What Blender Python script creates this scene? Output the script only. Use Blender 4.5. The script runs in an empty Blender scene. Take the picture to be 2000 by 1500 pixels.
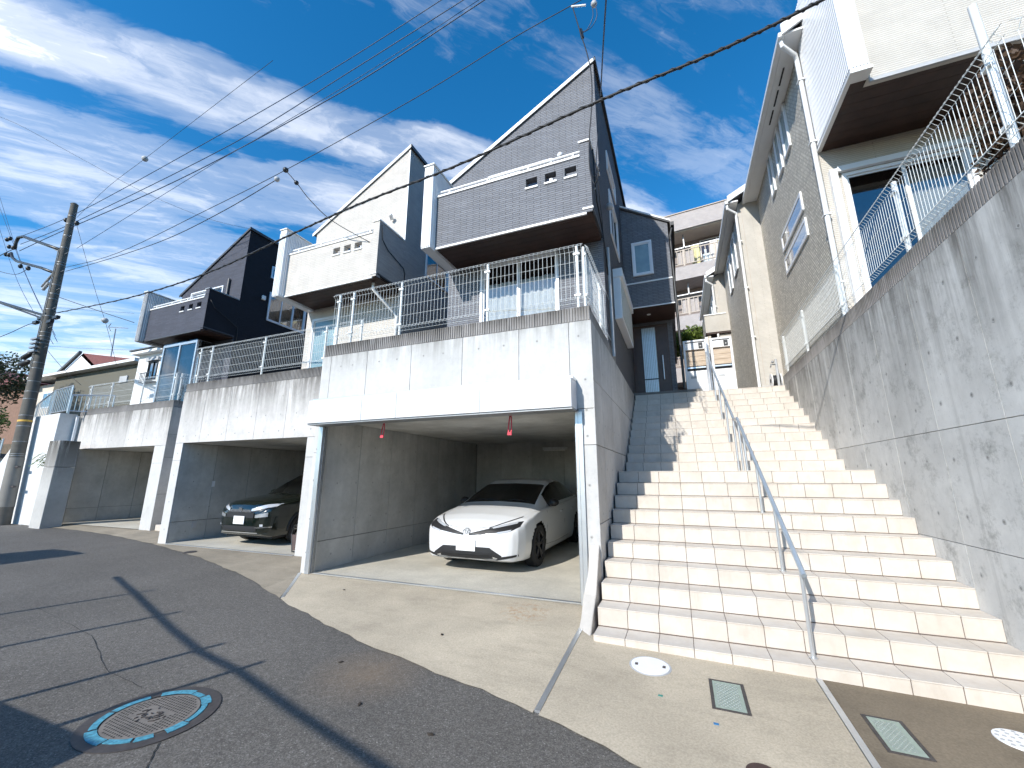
import bpy, bmesh, math, random
from mathutils import Vector, Matrix
random.seed(11)
S = bpy.context.scene
COL = S.collection
R = math.radians

# ------------------------------------------------------------------ camera
EYE = Vector((0.0, 0.0, 1.44))
YAW, PITCH = R(22.0), math.atan(183/800.0)
FH = Vector((-math.sin(YAW), math.cos(YAW), 0))
FWD = FH*math.cos(PITCH) + Vector((0, 0, 1))*math.sin(PITCH)
RIGHT = Vector((math.cos(YAW), math.sin(YAW), 0))
UP = RIGHT.cross(FWD)
cam = bpy.data.cameras.new('camera'); camo = bpy.data.objects.new('camera', cam); COL.objects.link(camo)
camo.matrix_world = Matrix(((RIGHT.x, UP.x, -FWD.x, EYE.x), (RIGHT.y, UP.y, -FWD.y, EYE.y), (RIGHT.z, UP.z, -FWD.z, EYE.z), (0, 0, 0, 1)))
cam.sensor_width = 36; cam.lens = 14.4; cam.clip_start = 0.05; cam.clip_end = 3000
S.camera = camo

# ------------------------------------------------------------------ light
SUN_EL, SUN_AZ = R(31.3), R(17.2)          # light travels towards +Y and a little +X
LDIR = Vector((math.cos(SUN_EL)*math.sin(SUN_AZ), math.cos(SUN_EL)*math.cos(SUN_AZ), -math.sin(SUN_EL)))
sun = bpy.data.lights.new('sun', 'SUN'); suno = bpy.data.objects.new('sun', sun); COL.objects.link(suno)
sun.energy = 3.7; sun.angle = R(0.53); sun.color = (1.0, 0.955, 0.88)
suno.rotation_euler = LDIR.to_track_quat('-Z', 'Y').to_euler(); suno.location = (-8, -25, 25)

def nd(nt, t, **kw):
    n = nt.nodes.new(t)
    for k, v in kw.items():
        if k.startswith('i_'):
            key = k[2:]; key = int(key) if key.isdigit() else key
            n.inputs[key].default_value = v
        else: setattr(n, k, v)
    return n
def mathn(nt, op, a, b=None, clamp=False):
    n = nt.nodes.new('ShaderNodeMath'); n.operation = op; n.use_clamp = clamp
    for i, q in enumerate((a, b)):
        if q is None: continue
        if isinstance(q, (int, float)): n.inputs[i].default_value = q
        else: nt.links.new(q, n.inputs[i])
    return n.outputs[0]
def ramp(nt, fac, stops, interp='LINEAR'):
    n = nt.nodes.new('ShaderNodeValToRGB'); n.color_ramp.interpolation = interp
    e = n.color_ramp.elements
    while len(e) < len(stops): e.new(0.5)
    for el, (p, c) in zip(e, stops):
        el.position = p; el.color = c if len(c) == 4 else (*c, 1)
    nt.links.new(fac, n.inputs[0]); return n.outputs[0]
def g1(v): return (v, v, v, 1)
def mixc(nt, fac, a, b, blend='MIX'):
    n = nt.nodes.new('ShaderNodeMix'); n.data_type = 'RGBA'; n.blend_type = blend
    for i, q in ((0, fac), (6, a), (7, b)):
        if isinstance(q, (int, float)): n.inputs[i].default_value = q
        elif isinstance(q, tuple): n.inputs[i].default_value = q if len(q) == 4 else (*q, 1)
        else: nt.links.new(q, n.inputs[i])
    return n.outputs[2]

# sky: clear blue with streaks of cirrus lying in parallel bands at one height
W = bpy.data.worlds.new('World'); S.world = W; W.use_nodes = True
nt = W.node_tree; nt.nodes.clear()
tc = nd(nt, 'ShaderNodeTexCoord'); sep = nd(nt, 'ShaderNodeSeparateXYZ'); nt.links.new(tc.outputs['Generated'], sep.inputs[0])
zz = mathn(nt, 'ADD', mathn(nt, 'MAXIMUM', sep.outputs[2], 0.0), 0.12)
uu = mathn(nt, 'DIVIDE', sep.outputs[0], zz); vv = mathn(nt, 'DIVIDE', sep.outputs[1], zz)
wv = mathn(nt, 'SUBTRACT', vv, uu); sv = mathn(nt, 'ADD', vv, uu)
def cmb(a, b, c=0.0):
    n = nt.nodes.new('ShaderNodeCombineXYZ')
    for i, q in enumerate((a, b, c)):
        if isinstance(q, (int, float)): n.inputs[i].default_value = q
        else: nt.links.new(q, n.inputs[i])
    return n.outputs[0]
def noise(vec, scale, detail=6, rough=0.55, dist=0.0):
    n = nd(nt, 'ShaderNodeTexNoise', i_Scale=scale, i_Detail=detail, i_Roughness=rough, i_Distortion=dist)
    nt.links.new(vec, n.inputs['Vector']); return n.outputs['Fac']
warp = noise(cmb(mathn(nt, 'MULTIPLY', sv, 0.55), wv), 2.3, 5, 0.6)
wob = mathn(nt, 'ADD', wv, mathn(nt, 'MULTIPLY', mathn(nt, 'SUBTRACT', warp, 0.5), 0.30))
band = ramp(nt, mathn(nt, 'DIVIDE', wob, 4.0), [(0.0, g1(0.22)), (0.15, g1(0.22)), (0.205, g1(0.42)), (0.25, g1(0.28)), (0.285, g1(0.10)), (0.322, g1(0.80)), (0.345, g1(0.78)), (0.378, g1(0.22)), (0.415, g1(0.64)), (0.47, g1(0.72)), (0.52, g1(0.40)), (0.60, g1(0.50)), (0.8, g1(0.62)), (1.0, g1(0.66))], 'EASE')
fib = noise(cmb(mathn(nt, 'ADD', mathn(nt, 'MULTIPLY', sv, 0.55), mathn(nt, 'MULTIPLY', warp, 0.5)), mathn(nt, 'MULTIPLY', wv, 1.5), 3.1), 2.7, 14, 0.62, 0.5)
fine_ = noise(cmb(mathn(nt, 'ADD', mathn(nt, 'MULTIPLY', sv, 1.6), mathn(nt, 'MULTIPLY', warp, 1.2)), mathn(nt, 'MULTIPLY', wv, 4.5), 9.1), 5.5, 10, 0.72, 0.6)
big = noise(cmb(mathn(nt, 'MULTIPLY', sv, 0.7), wv, 7.7), 1.15, 4, 0.5)
dens = mathn(nt, 'ADD', mathn(nt, 'MULTIPLY', band, 1.12), mathn(nt, 'ADD', mathn(nt, 'MULTIPLY', mathn(nt, 'SUBTRACT', fib, 0.5), 1.45), mathn(nt, 'MULTIPLY', mathn(nt, 'SUBTRACT', big, 0.5), 0.9)))
dens = mathn(nt, 'ADD', dens, mathn(nt, 'MULTIPLY', mathn(nt, 'SUBTRACT', fine_, 0.5), 0.34))
cmask = ramp(nt, dens, [(0.30, g1(0.0)), (0.60, g1(0.20)), (0.90, g1(0.52)), (1.25, g1(0.80))], 'EASE')
sky = nd(nt, 'ShaderNodeTexSky', sky_type='NISHITA', sun_disc=False, sun_elevation=SUN_EL, sun_rotation=math.pi + SUN_AZ, altitude=60, air_density=1.0, dust_density=0.15, ozone_density=4.0)
hs = nd(nt, 'ShaderNodeHueSaturation', i_Saturation=1.31, i_Value=0.98, i_Hue=0.495); nt.links.new(sky.outputs[0], hs.inputs['Color'])
fin = mixc(nt, cmask, hs.outputs[0], (6.1, 6.2, 6.4, 1))
bg = nd(nt, 'ShaderNodeBackground', i_Strength=0.15); nt.links.new(fin, bg.inputs[0])
wo = nd(nt, 'ShaderNodeOutputWorld'); nt.links.new(bg.outputs[0], wo.inputs[0])

S.cycles.use_adaptive_sampling = True; S.cycles.adaptive_threshold = 0.03; S.cycles.max_bounces = 7; S.cycles.diffuse_bounces = 4; S.cycles.glossy_bounces = 3; S.cycles.transmission_bounces = 4; S.cycles.transparent_max_bounces = 10; S.cycles.caustics_reflective = False; S.cycles.caustics_refractive = False
S.view_settings.view_transform = 'Standard'; S.view_settings.look = 'None'
S.view_settings.exposure = 0.64; S.view_settings.gamma = 1.0; S.view_settings.use_curve_mapping = False

# ------------------------------------------------------------------ materials
M = {}
def newmat(name):
    m = bpy.data.materials.new(name); m.use_nodes = True; nt = m.node_tree; nt.nodes.clear()
    b = nd(nt, 'ShaderNodeBsdfPrincipled'); o = nd(nt, 'ShaderNodeOutputMaterial'); nt.links.new(b.outputs[0], o.inputs[0])
    M[name] = m; return m, nt, b
def pos(nt):
    g = nd(nt, 'ShaderNodeNewGeometry'); return g.outputs['Position']
def mapped(nt, vec, sc):
    n = nd(nt, 'ShaderNodeMapping'); n.inputs['Scale'].default_value = sc; nt.links.new(vec, n.inputs[0]); return n.outputs[0]
def tnoise(nt, vec, scale, detail=5, rough=0.6):
    n = nd(nt, 'ShaderNodeTexNoise', i_Scale=scale, i_Detail=detail, i_Roughness=rough); nt.links.new(vec, n.inputs['Vector']); return n.outputs['Fac']
def bump(nt, b, h, strength, dist=0.01):
    n = nd(nt, 'ShaderNodeBump', i_Strength=strength, i_Distance=dist); nt.links.new(h, n.inputs['Height']); nt.links.new(n.outputs[0], b.inputs['Normal'])
def plain(name, c, rough=0.5, metal=0.0, var=0.10, scale=6.0, coat=0.0, bmp=0.0, bscale=60, spec=0.5):
    m, nt, b = newmat(name); p = pos(nt)
    lo = tuple(x*(1-var) for x in c); hi = tuple(min(1, x*(1+var)) for x in c)
    f = tnoise(nt, p, scale, 6)
    nt.links.new(ramp(nt, f, [(0.3, lo), (0.7, hi)]), b.inputs['Base Color'])
    b.inputs['Roughness'].default_value = rough; b.inputs['Metallic'].default_value = metal
    b.inputs['Coat Weight'].default_value = coat; b.inputs['Coat Roughness'].default_value = 0.03
    b.inputs['Specular IOR Level'].default_value = spec
    if bmp: bump(nt, b, tnoise(nt, p, bscale, 4), bmp, 0.004)
    return m
def concrete(name, c, stain=0.5, top=3.5, reach=0.9, streak=1.0, mott=0.12, cool=0.0):
    """cast concrete: cloudy tone, pores, rain streaks that hang from the coping"""
    m, nt, b = newmat(name); p = pos(nt); s = nd(nt, 'ShaderNodeSeparateXYZ'); nt.links.new(p, s.inputs[0])
    f = tnoise(nt, p, 1.3, 7, 0.62); f2 = tnoise(nt, p, 9, 8, 0.7)
    col = ramp(nt, f, [(0.28, tuple(x*(1-mott) for x in c)), (0.72, tuple(min(1, x*(1+mott)) for x in c))])
    col = mixc(nt, mathn(nt, 'MULTIPLY', mathn(nt, 'SUBTRACT', f2, 0.42, True), 1.1, True), col, tuple(x*0.72 for x in c))
    pit = tnoise(nt, mapped(nt, p, (1, 1, 1)), 38, 3, 0.5)
    col = mixc(nt, mathn(nt, 'MULTIPLY', mathn(nt, 'SUBTRACT', pit, 0.66, True), 6.0, True), col, tuple(x*0.55 for x in c))
    st = tnoise(nt, mapped(nt, p, (8.5, 8.5, 0.55)), 1.0, 9, 0.74)
    st2 = tnoise(nt, mapped(nt, p, (1.7, 1.7, 0.5)), 1.0, 5, 0.65)
    h = mathn(nt, 'DIVIDE', mathn(nt, 'SUBTRACT', s.outputs[2], top-reach), reach, True)
    k = mathn(nt, 'MULTIPLY', mathn(nt, 'POWER', h, 1.4), mathn(nt, 'MULTIPLY', mathn(nt, 'SUBTRACT', mathn(nt, 'ADD', st, mathn(nt, 'MULTIPLY', st2, 0.6)), 0.62, True), 3.2*streak, True), True)
    col = mixc(nt, mathn(nt, 'MULTIPLY', k, stain), col, (0.075, 0.068, 0.058, 1))
    dn = tnoise(nt, p, 2.1, 9, 0.75)
    patch = mathn(nt, 'MULTIPLY', mathn(nt, 'SUBTRACT', dn, 0.56, True), 3.0*stain, True)
    col = mixc(nt, mathn(nt, 'MULTIPLY', patch, 0.45), col, (0.11, 0.11, 0.10, 1))
    if cool:                                                               # long-weathered: lime runs, mould clouds, darker pour lines
        lime = tnoise(nt, mapped(nt, p, (5.5, 5.5, 0.28)), 1.0, 7, 0.7); gate = tnoise(nt, p, 0.8, 3, 0.5)
        col = mixc(nt, mathn(nt, 'MULTIPLY', mathn(nt, 'MULTIPLY', mathn(nt, 'SUBTRACT', lime, 0.60, True), 5.0, True), 0.55*cool), col, (0.72, 0.72, 0.70, 1))
        mo = tnoise(nt, p, 3.4, 12, 0.82); k2 = mathn(nt, 'MULTIPLY', mathn(nt, 'SUBTRACT', mo, 0.51, True), mathn(nt, 'MULTIPLY', mathn(nt, 'SUBTRACT', gate, 0.40, True), 34.0, True))
        col = mixc(nt, mathn(nt, 'MULTIPLY', mathn(nt, 'MULTIPLY', k2, 5.0, True), 0.75*cool), col, (0.13, 0.13, 0.115, 1))
        run = tnoise(nt, mapped(nt, p, (11, 11, 0.16)), 1.0, 8, 0.72)
        col = mixc(nt, mathn(nt, 'MULTIPLY', mathn(nt, 'MULTIPLY', mathn(nt, 'SUBTRACT', run, 0.56, True), 3.5, True), 0.60*cool), col, (0.18, 0.175, 0.16, 1))
    oi = nd(nt, 'ShaderNodeObjectInfo'); col = mixc(nt, 1.0, col, ramp(nt, oi.outputs['Random'], [(0, g1(0.90)), (1, g1(1.04))]), 'MULTIPLY')
    nt.links.new(col, b.inputs['Base Color']); b.inputs['Roughness'].default_value = 0.86
    b.inputs['Specular IOR Level'].default_value = 0.25
    bump(nt, b, mathn(nt, 'ADD', f2, mathn(nt, 'MULTIPLY', pit, 0.6)), 0.22, 0.006)
    return m
def siding(name, c, mortar, bw, rh, ms, var=0.12, depth=0.6, rough=0.75):
    """brick-pattern fibre cement boards, laid over walls that face either X or Y"""
    m, nt, b = newmat(name); p = pos(nt); s = nd(nt, 'ShaderNodeSeparateXYZ'); nt.links.new(p, s.inputs[0])
    cx = nd(nt, 'ShaderNodeCombineXYZ'); nt.links.new(mathn(nt, 'ADD', s.outputs[0], s.outputs[1]), cx.inputs[0]); nt.links.new(s.outputs[2], cx.inputs[1])
    br = nd(nt, 'ShaderNodeTexBrick', i_Scale=1.0); br.inputs['Brick Width'].default_value = bw; br.inputs['Row Height'].default_value = rh
    br.inputs['Mortar Size'].default_value = ms; br.inputs['Mortar Smooth'].default_value = 0.25
    br.inputs['Color1'].default_value = (*[x*(1-var) for x in c], 1); br.inputs['Color2'].default_value = (*[min(1, x*(1+var)) for x in c], 1); br.inputs['Mortar'].default_value = (*mortar, 1)
    nt.links.new(cx.outputs[0], br.inputs['Vector'])
    f = tnoise(nt, p, 3.0, 6)
    nt.links.new(mixc(nt, 0.35, br.outputs[0], ramp(nt, f, [(0.3, g1(0.6)), (0.7, g1(1.0))]), 'MULTIPLY'), b.inputs['Base Color'])
    b.inputs['Roughness'].default_value = rough; b.inputs['Specular IOR Level'].default_value = 0.3
    hh = mathn(nt, 'ADD', mathn(nt, 'SUBTRACT', 1.0, br.outputs[1]), mathn(nt, 'MULTIPLY', tnoise(nt, p, 70, 3), 0.5))
    bump(nt, b, hh, depth, 0.006)
    return m

concrete('concrete_front', (0.58, 0.575, 0.56), 0.62, 3.56, 0.60, 1.0, 0.10, 0.22)
concrete('concrete_ceiling', (0.52, 0.51, 0.48), 0.9, 3.5, 0.2, 0.5, 0.3)
concrete('concrete_worn', (0.57, 0.55, 0.53), 0.95, 3.60, 1.15, 1.25, 0.12, 0.35)
concrete('concrete_side', (0.58, 0.565, 0.54), 0.60, 3.5, 0.9, 1.0, 0.14, 0.3)
concrete('concrete_inner', (0.54, 0.535, 0.51), 0.45, 3.2, 2.6, 0.9, 0.20, 0.35)
concrete('concrete_right', (0.62, 0.61, 0.585), 0.85, 3.55, 1.7, 1.0, 0.16, 1.0)
concrete('concrete_pillar', (0.46, 0.45, 0.43), 1.0, 2.55, 1.5, 1.8)
concrete('white_wall', (0.72, 0.72, 0.72), 0.20, 3.5, 0.6, 0.6, 0.04)
concrete('mortar', (0.50, 0.47, 0.43), 0.25, 2.0, 1.0, 0.5, 0.2)
concrete('core_dark', (0.20, 0.195, 0.185), 0.3, 3.5, 1.0)
concrete('coping', (0.30, 0.285, 0.275), 0.85, 3.72, 0.3, 1.4, 0.25)
plain('hole_dark', (0.24, 0.235, 0.225), 0.9); plain('hole_rim', (0.40, 0.395, 0.38), 0.85)
plain('white_metal', (0.78, 0.79, 0.81), 0.32, 0.0, 0.03, 3, 0.2)
plain('shutter_white', (0.66, 0.66, 0.67), 0.38, 0.0, 0.03, 2)
plain('trim_white', (0.80, 0.80, 0.79), 0.4, 0, 0.03)
plain('fence_white', (0.74, 0.76, 0.75), 0.35, 0.0, 0.04)
plain('alu', (0.62, 0.64, 0.66), 0.32, 0.75, 0.06)
plain('alu_rail', (0.46, 0.53, 0.60), 0.38, 0.55, 0.06)
plain('galv', (0.30, 0.31, 0.32), 0.5, 0.6, 0.15, 20)
plain('black_metal', (0.025, 0.026, 0.028), 0.4, 0.2, 0.1)
plain('rubber', (0.018, 0.018, 0.019), 0.8, 0, 0.2, 30)
plain('black_plastic', (0.016, 0.016, 0.018), 0.5, 0, 0.1)
plain('cable', (0.012, 0.013, 0.016), 0.6, 0, 0.1)
plain('cable_blue', (0.02, 0.05, 0.11), 0.5, 0, 0.1)
plain('wood_soffit', (0.040, 0.018, 0.012), 0.6, 0, 0.35, 4)
plain('door_brown', (0.075, 0.046, 0.038), 0.45, 0, 0.15)
plain('red_strap', (0.62, 0.05, 0.08), 0.6, 0, 0.15)
plain('dark_trim', (0.05, 0.052, 0.06), 0.5)
plain('interior', (0.03, 0.03, 0.032), 0.9)
plain('curtain', (0.70, 0.72, 0.72), 0.9, 0, 0.10, 12)
plain('curtain_dim', (0.42, 0.44, 0.42), 0.9, 0, 0.12, 12)
plain('soil', (0.13, 0.10, 0.07), 0.95, 0, 0.3, 5)
plain('roof_dark', (0.10, 0.10, 0.105), 0.7)
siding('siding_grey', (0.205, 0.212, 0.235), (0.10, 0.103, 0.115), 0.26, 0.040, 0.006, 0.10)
siding('siding_grey_shaded', (0.095, 0.098, 0.108), (0.065, 0.067, 0.075), 0.20, 0.030, 0.004, 0.10)  # grey boards for the flank, its shade put into the darker colour
siding('siding_charcoal', (0.060, 0.062, 0.068), (0.030, 0.031, 0.034), 0.24, 0.036, 0.005, 0.2)
siding('siding_cream', (0.60, 0.565, 0.52), (0.47, 0.44, 0.40), 0.30, 0.045, 0.004, 0.03, 0.5)
siding('siding_midgrey', (0.40, 0.39, 0.385), (0.33, 0.32, 0.315), 0.16, 0.022, 0.003, 0.10)
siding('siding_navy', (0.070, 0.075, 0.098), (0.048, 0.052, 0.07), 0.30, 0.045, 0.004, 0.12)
siding('siding_navy_shaded', (0.012, 0.013, 0.020), (0.007, 0.0075, 0.012), 0.16, 0.022, 0.003, 0.2)  # same navy as the front, darkened so the flank's shade is painted in
siding('siding_ivory', (0.61, 0.58, 0.53), (0.47, 0.44, 0.39), 1.8, 0.034, 0.006, 0.02, 0.8)
siding('siding_beige', (0.70, 0.66, 0.585), (0.44, 0.405, 0.345), 0.085, 0.05, 0.010, 0.20, 1.0)
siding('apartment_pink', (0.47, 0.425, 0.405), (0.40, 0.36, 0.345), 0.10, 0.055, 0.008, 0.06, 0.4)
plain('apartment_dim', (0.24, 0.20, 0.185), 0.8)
plain('balcony_tan', (0.46, 0.385, 0.315), 0.6, 0, 0.08)
plain('stucco_olive', (0.13, 0.125, 0.10), 0.9, 0, 0.06, 8, 0, 0.3, 80)
plain('stucco_pale', (0.62, 0.55, 0.47), 0.9, 0, 0.05)
plain('stucco_white', (0.78, 0.78, 0.77), 0.9, 0, 0.03)
plain('roof_red', (0.17, 0.055, 0.05), 0.75, 0, 0.2, 8)
plain('roof_slate', (0.09, 0.10, 0.11), 0.7)
plain('pole_concrete', (0.105, 0.098, 0.085), 0.85, 0, 0.22, 4, 0, 0.2, 50)
plain('pole_wrap', (0.20, 0.19, 0.17), 0.7, 0, 0.12, 3)
plain('yellow', (0.65, 0.38, 0.06), 0.6)
plain('terracotta', (0.22, 0.13, 0.09), 0.85, 0, 0.15)
plain('paint_white', (0.74, 0.75, 0.76), 0.28, 0, 0.01, 3, 1.0)
plain('paint_green', (0.0035, 0.0075, 0.0045), 0.18, 0.1, 0.08, 3, 1.0)
plain('paint_silver', (0.35, 0.36, 0.38), 0.3, 0.6, 0.05, 3, 1.0)
plain('chrome', (0.72, 0.73, 0.75), 0.12, 1.0, 0.02)
plain('plate', (0.78, 0.79, 0.80), 0.4)
plain('alloy', (0.40, 0.39, 0.38), 0.3, 0.8, 0.06)
plain('alloy_dark', (0.10, 0.10, 0.105), 0.35, 0.7, 0.1)
plain('lamp_lens', (0.62, 0.65, 0.70), 0.15, 0.3, 0.1, 30, 0.6)
plain('meter_green', (0.30, 0.36, 0.30), 0.55, 0, 0.1, 30)
plain('iron', (0.085, 0.075, 0.072), 0.6, 0.4, 0.2, 20)
plain('iron_brown', (0.075, 0.045, 0.038), 0.7, 0.2, 0.2, 20)
plain('lid_tan', (0.20, 0.178, 0.155), 0.7, 0.1, 0.22, 12)
plain('blue_paint', (0.07, 0.27, 0.36), 0.7, 0, 0.45, 40)
plain('lid_white', (0.80, 0.80, 0.80), 0.55, 0, 0.04)
plain('teal_chip', (0.05, 0.25, 0.20), 0.6); plain('blue_chip', (0.02, 0.16, 0.36), 0.6)
plain('laundry_a', (0.62, 0.56, 0.30), 0.9); plain('laundry_b', (0.03, 0.035, 0.06), 0.9); plain('laundry_c', (0.62, 0.68, 0.70), 0.9); plain('laundry_d', (0.72, 0.66, 0.60), 0.9)
plain('grey_box', (0.42, 0.43, 0.44), 0.6)
plain('crack', (0.022, 0.022, 0.022), 0.95)
plain('leaf_dry', (0.04, 0.03, 0.022), 0.8)

def leafmat(name, a, b_, tr=0.25):
    m, nt, b = newmat(name); f = tnoise(nt, pos(nt), 3.5, 3)
    oi = nd(nt, 'ShaderNodeObjectInfo')
    nt.links.new(ramp(nt, f, [(0.3, a), (0.7, b_)]), b.inputs['Base Color']); b.inputs['Roughness'].default_value = 0.55
    t = nd(nt, 'ShaderNodeBsdfTranslucent'); t.inputs[0].default_value = (*b_, 1)
    mx = nd(nt, 'ShaderNodeMixShader', i_0=tr); nt.links.new(b.outputs[0], mx.inputs[1]); nt.links.new(t.outputs[0], mx.inputs[2])
    o = [n for n in nt.nodes if n.type == 'OUTPUT_MATERIAL'][0]; nt.links.new(mx.outputs[0], o.inputs[0])
leafmat('leaf', (0.03, 0.06, 0.012), (0.10, 0.14, 0.03)); leafmat('leaf_dark', (0.02, 0.035, 0.014), (0.06, 0.075, 0.03)); leafmat('leaf_brown', (0.035, 0.02, 0.013), (0.13, 0.075, 0.04)); leafmat('leaf_bright', (0.07, 0.12, 0.015), (0.18, 0.24, 0.04))

def glass(name, tint, refl=0.32):
    m = bpy.data.materials.new(name); m.use_nodes = True; nt = m.node_tree; nt.nodes.clear(); M[name] = m
    t = nd(nt, 'ShaderNodeBsdfTransparent'); t.inputs[0].default_value = (*tint, 1)
    g = nd(nt, 'ShaderNodeBsdfGlossy', i_Roughness=0.03); g.inputs[0].default_value = (0.95, 0.97, 1, 1)
    fr = nd(nt, 'ShaderNodeLayerWeight', i_Blend=refl)
    mx = nd(nt, 'ShaderNodeMixShader'); o = nd(nt, 'ShaderNodeOutputMaterial')
    nt.links.new(mathn(nt, 'ADD', mathn(nt, 'MULTIPLY', fr.outputs['Fresnel'], 0.9), 0.06, True), mx.inputs[0])
    nt.links.new(t.outputs[0], mx.inputs[1]); nt.links.new(g.outputs[0], mx.inputs[2]); nt.links.new(mx.outputs[0], o.inputs[0])
glass('glass', (0.78, 0.79, 0.78)); glass('glass_dark', (0.10, 0.12, 0.12), 0.30); glass('glass_clear', (0.90, 0.91, 0.905), 0.25)
m, nt, b = newmat('glass_frost'); b.inputs['Base Color'].default_value = (0.22, 0.33, 0.36, 1); b.inputs['Roughness'].default_value = 0.22; b.inputs['Specular IOR Level'].default_value = 0.9
f = tnoise(nt, pos(nt), 2.0, 3); nt.links.new(ramp(nt, f, [(0.3, (0.16, 0.25, 0.28)), (0.7, (0.27, 0.38, 0.40))]), b.inputs['Base Color'])
m, nt, b = newmat('glass_mirror'); b.inputs['Base Color'].default_value = (0.03, 0.05, 0.08, 1); b.inputs['Roughness'].default_value = 0.04; b.inputs['Specular IOR Level'].default_value = 1.0; b.inputs['Coat Weight'].default_value = 1.0; b.inputs['Coat IOR'].default_value = 2.2; b.inputs['Coat Roughness'].default_value = 0.02
m, nt, b = newmat('glass_car'); b.inputs['Base Color'].default_value = (0.006, 0.007, 0.007, 1); b.inputs['Roughness'].default_value = 0.06; b.inputs['Specular IOR Level'].default_value = 0.5

# asphalt: dark binder with pale aggregate, worn patches and a sandy stain
m, nt, b = newmat('asphalt'); p = pos(nt)
v = nd(nt, 'ShaderNodeTexVoronoi', i_Scale=135.0); nt.links.new(p, v.inputs['Vector'])
rnd = nd(nt, 'ShaderNodeSeparateColor'); nt.links.new(v.outputs['Color'], rnd.inputs[0])
agg = ramp(nt, rnd.outputs[0], [(0.0, (0.102, 0.093, 0.083)), (0.55, (0.148, 0.136, 0.121)), (0.90, (0.190, 0.176, 0.158)), (0.975, (0.21, 0.20, 0.18)), (1.0, (0.31, 0.295, 0.265))])
bl = tnoise(nt, p, 0.55, 7, 0.6); fine = tnoise(nt, p, 26, 6, 0.7)
col = mixc(nt, 0.75, agg, ramp(nt, bl, [(0.3, g1(0.72)), (0.5, g1(0.92)), (0.72, g1(1.15))]), 'MULTIPLY')
col = mixc(nt, 0.6, col, ramp(nt, fine, [(0.3, g1(0.62)), (0.7, g1(1.3))]), 'MULTIPLY')
d = nd(nt, 'ShaderNodeVectorMath', operation='DISTANCE'); d.inputs[1].default_value = (-2.55, 3.12, -0.13); nt.links.new(p, d.inputs[0])
sm = mathn(nt, 'MULTIPLY', mathn(nt, 'SUBTRACT', 1.0, mathn(nt, 'DIVIDE', d.outputs['Value'], 0.55), True), mathn(nt, 'MULTIPLY', tnoise(nt, p, 7, 6, 0.7), 1.0))
col = mixc(nt, mathn(nt, 'MULTIPLY', sm, 0.70, True), col, (0.30, 0.21, 0.13, 1))
nt.links.new(col, b.inputs['Base Color']); b.inputs['Roughness'].default_value = 0.88; b.inputs['Specular IOR Level'].default_value = 0.3
bump(nt, b, mathn(nt, 'ADD', rnd.outputs[0], fine), 0.55, 0.006)

def slabmat(name, c, dark=0.5, spots=()):
    m, nt, b = newmat(name); p = pos(nt)
    f = tnoise(nt, p, 0.9, 8, 0.62); g = tnoise(nt, p, 70, 5, 0.7); w = tnoise(nt, mapped(nt, p, (0.6, 2.2, 1)), 1.6, 7, 0.7)
    col = ramp(nt, f, [(0.28, tuple(x*(1-0.24) for x in c)), (0.72, tuple(x*1.16 for x in c))])
    col = mixc(nt, mathn(nt, 'MULTIPLY', mathn(nt, 'SUBTRACT', w, 0.50, True), 2.4*dark, True), col, tuple(x*0.5 for x in c))
    bl2 = tnoise(nt, p, 3.3, 9, 0.72); col = mixc(nt, mathn(nt, 'MULTIPLY', mathn(nt, 'SUBTRACT', bl2, 0.52, True), 2.2*dark, True), col, tuple(x*0.62 for x in c))
    col = mixc(nt, 0.62, col, ramp(nt, g, [(0.25, g1(0.55)), (0.75, g1(1.32))]), 'MULTIPLY')
    for (sx, sy, sr, sc) in spots:
        d = nd(nt, 'ShaderNodeVectorMath', operation='DISTANCE'); d.inputs[1].default_value = (sx, sy, -0.05); nt.links.new(p, d.inputs[0])
        k = mathn(nt, 'SUBTRACT', 1.0, mathn(nt, 'DIVIDE', d.outputs['Value'], sr), True)
        k = mathn(nt, 'MULTIPLY', mathn(nt, 'MULTIPLY', k, 2.0, True), mathn(nt, 'MULTIPLY', mathn(nt, 'SUBTRACT', tnoise(nt, p, 16, 6, 0.7), 0.5, True), 5.0, True))
        col = mixc(nt, mathn(nt, 'MULTIPLY', k, 0.75), col, sc)
    nt.links.new(col, b.inputs['Base Color']); b.inputs['Roughness'].default_value = 0.9; b.inputs['Specular IOR Level'].default_value = 0.2
    bump(nt, b, g, 0.3, 0.004)
slabmat('apron', (0.51, 0.44, 0.335), 0.70, [(-1.75, 4.75, 0.34, (0.36, 0.17, 0.05, 1))])
slabmat('apron_dark', (0.22, 0.18, 0.13), 1.0)
slabmat('apron_old', (0.33, 0.285, 0.22), 0.9)
slabmat('garage_floor', (0.56, 0.525, 0.445), 0.25)

m, nt, b = newmat('tile'); p = pos(nt)
f = tnoise(nt, p, 5.0, 7, 0.65); f2 = tnoise(nt, mapped(nt, p, (9, 9, 2)), 1.0, 6, 0.7)
oi = nd(nt, 'ShaderNodeObjectInfo')
col = ramp(nt, f, [(0.25, (0.52, 0.465, 0.40)), (0.6, (0.60, 0.55, 0.49)), (0.8, (0.635, 0.595, 0.54))])
col = mixc(nt, mathn(nt, 'MULTIPLY', mathn(nt, 'SUBTRACT', f2, 0.52, True), 1.5, True), col, (0.41, 0.34, 0.275, 1))
col = mixc(nt, 1.0, col, ramp(nt, oi.outputs['Random'], [(0, g1(0.93)), (1, g1(1.03))]), 'MULTIPLY')
nt.links.new(col, b.inputs['Base Color']); b.inputs['Roughness'].default_value = 0.55; b.inputs['Specular IOR Level'].default_value = 0.35
bump(nt, b, tnoise(nt, p, 90, 3), 0.12, 0.003)
plain('grout', (0.16, 0.125, 0.105), 0.95)
m, nt, b = newmat('wood_panel'); p = pos(nt)
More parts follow.
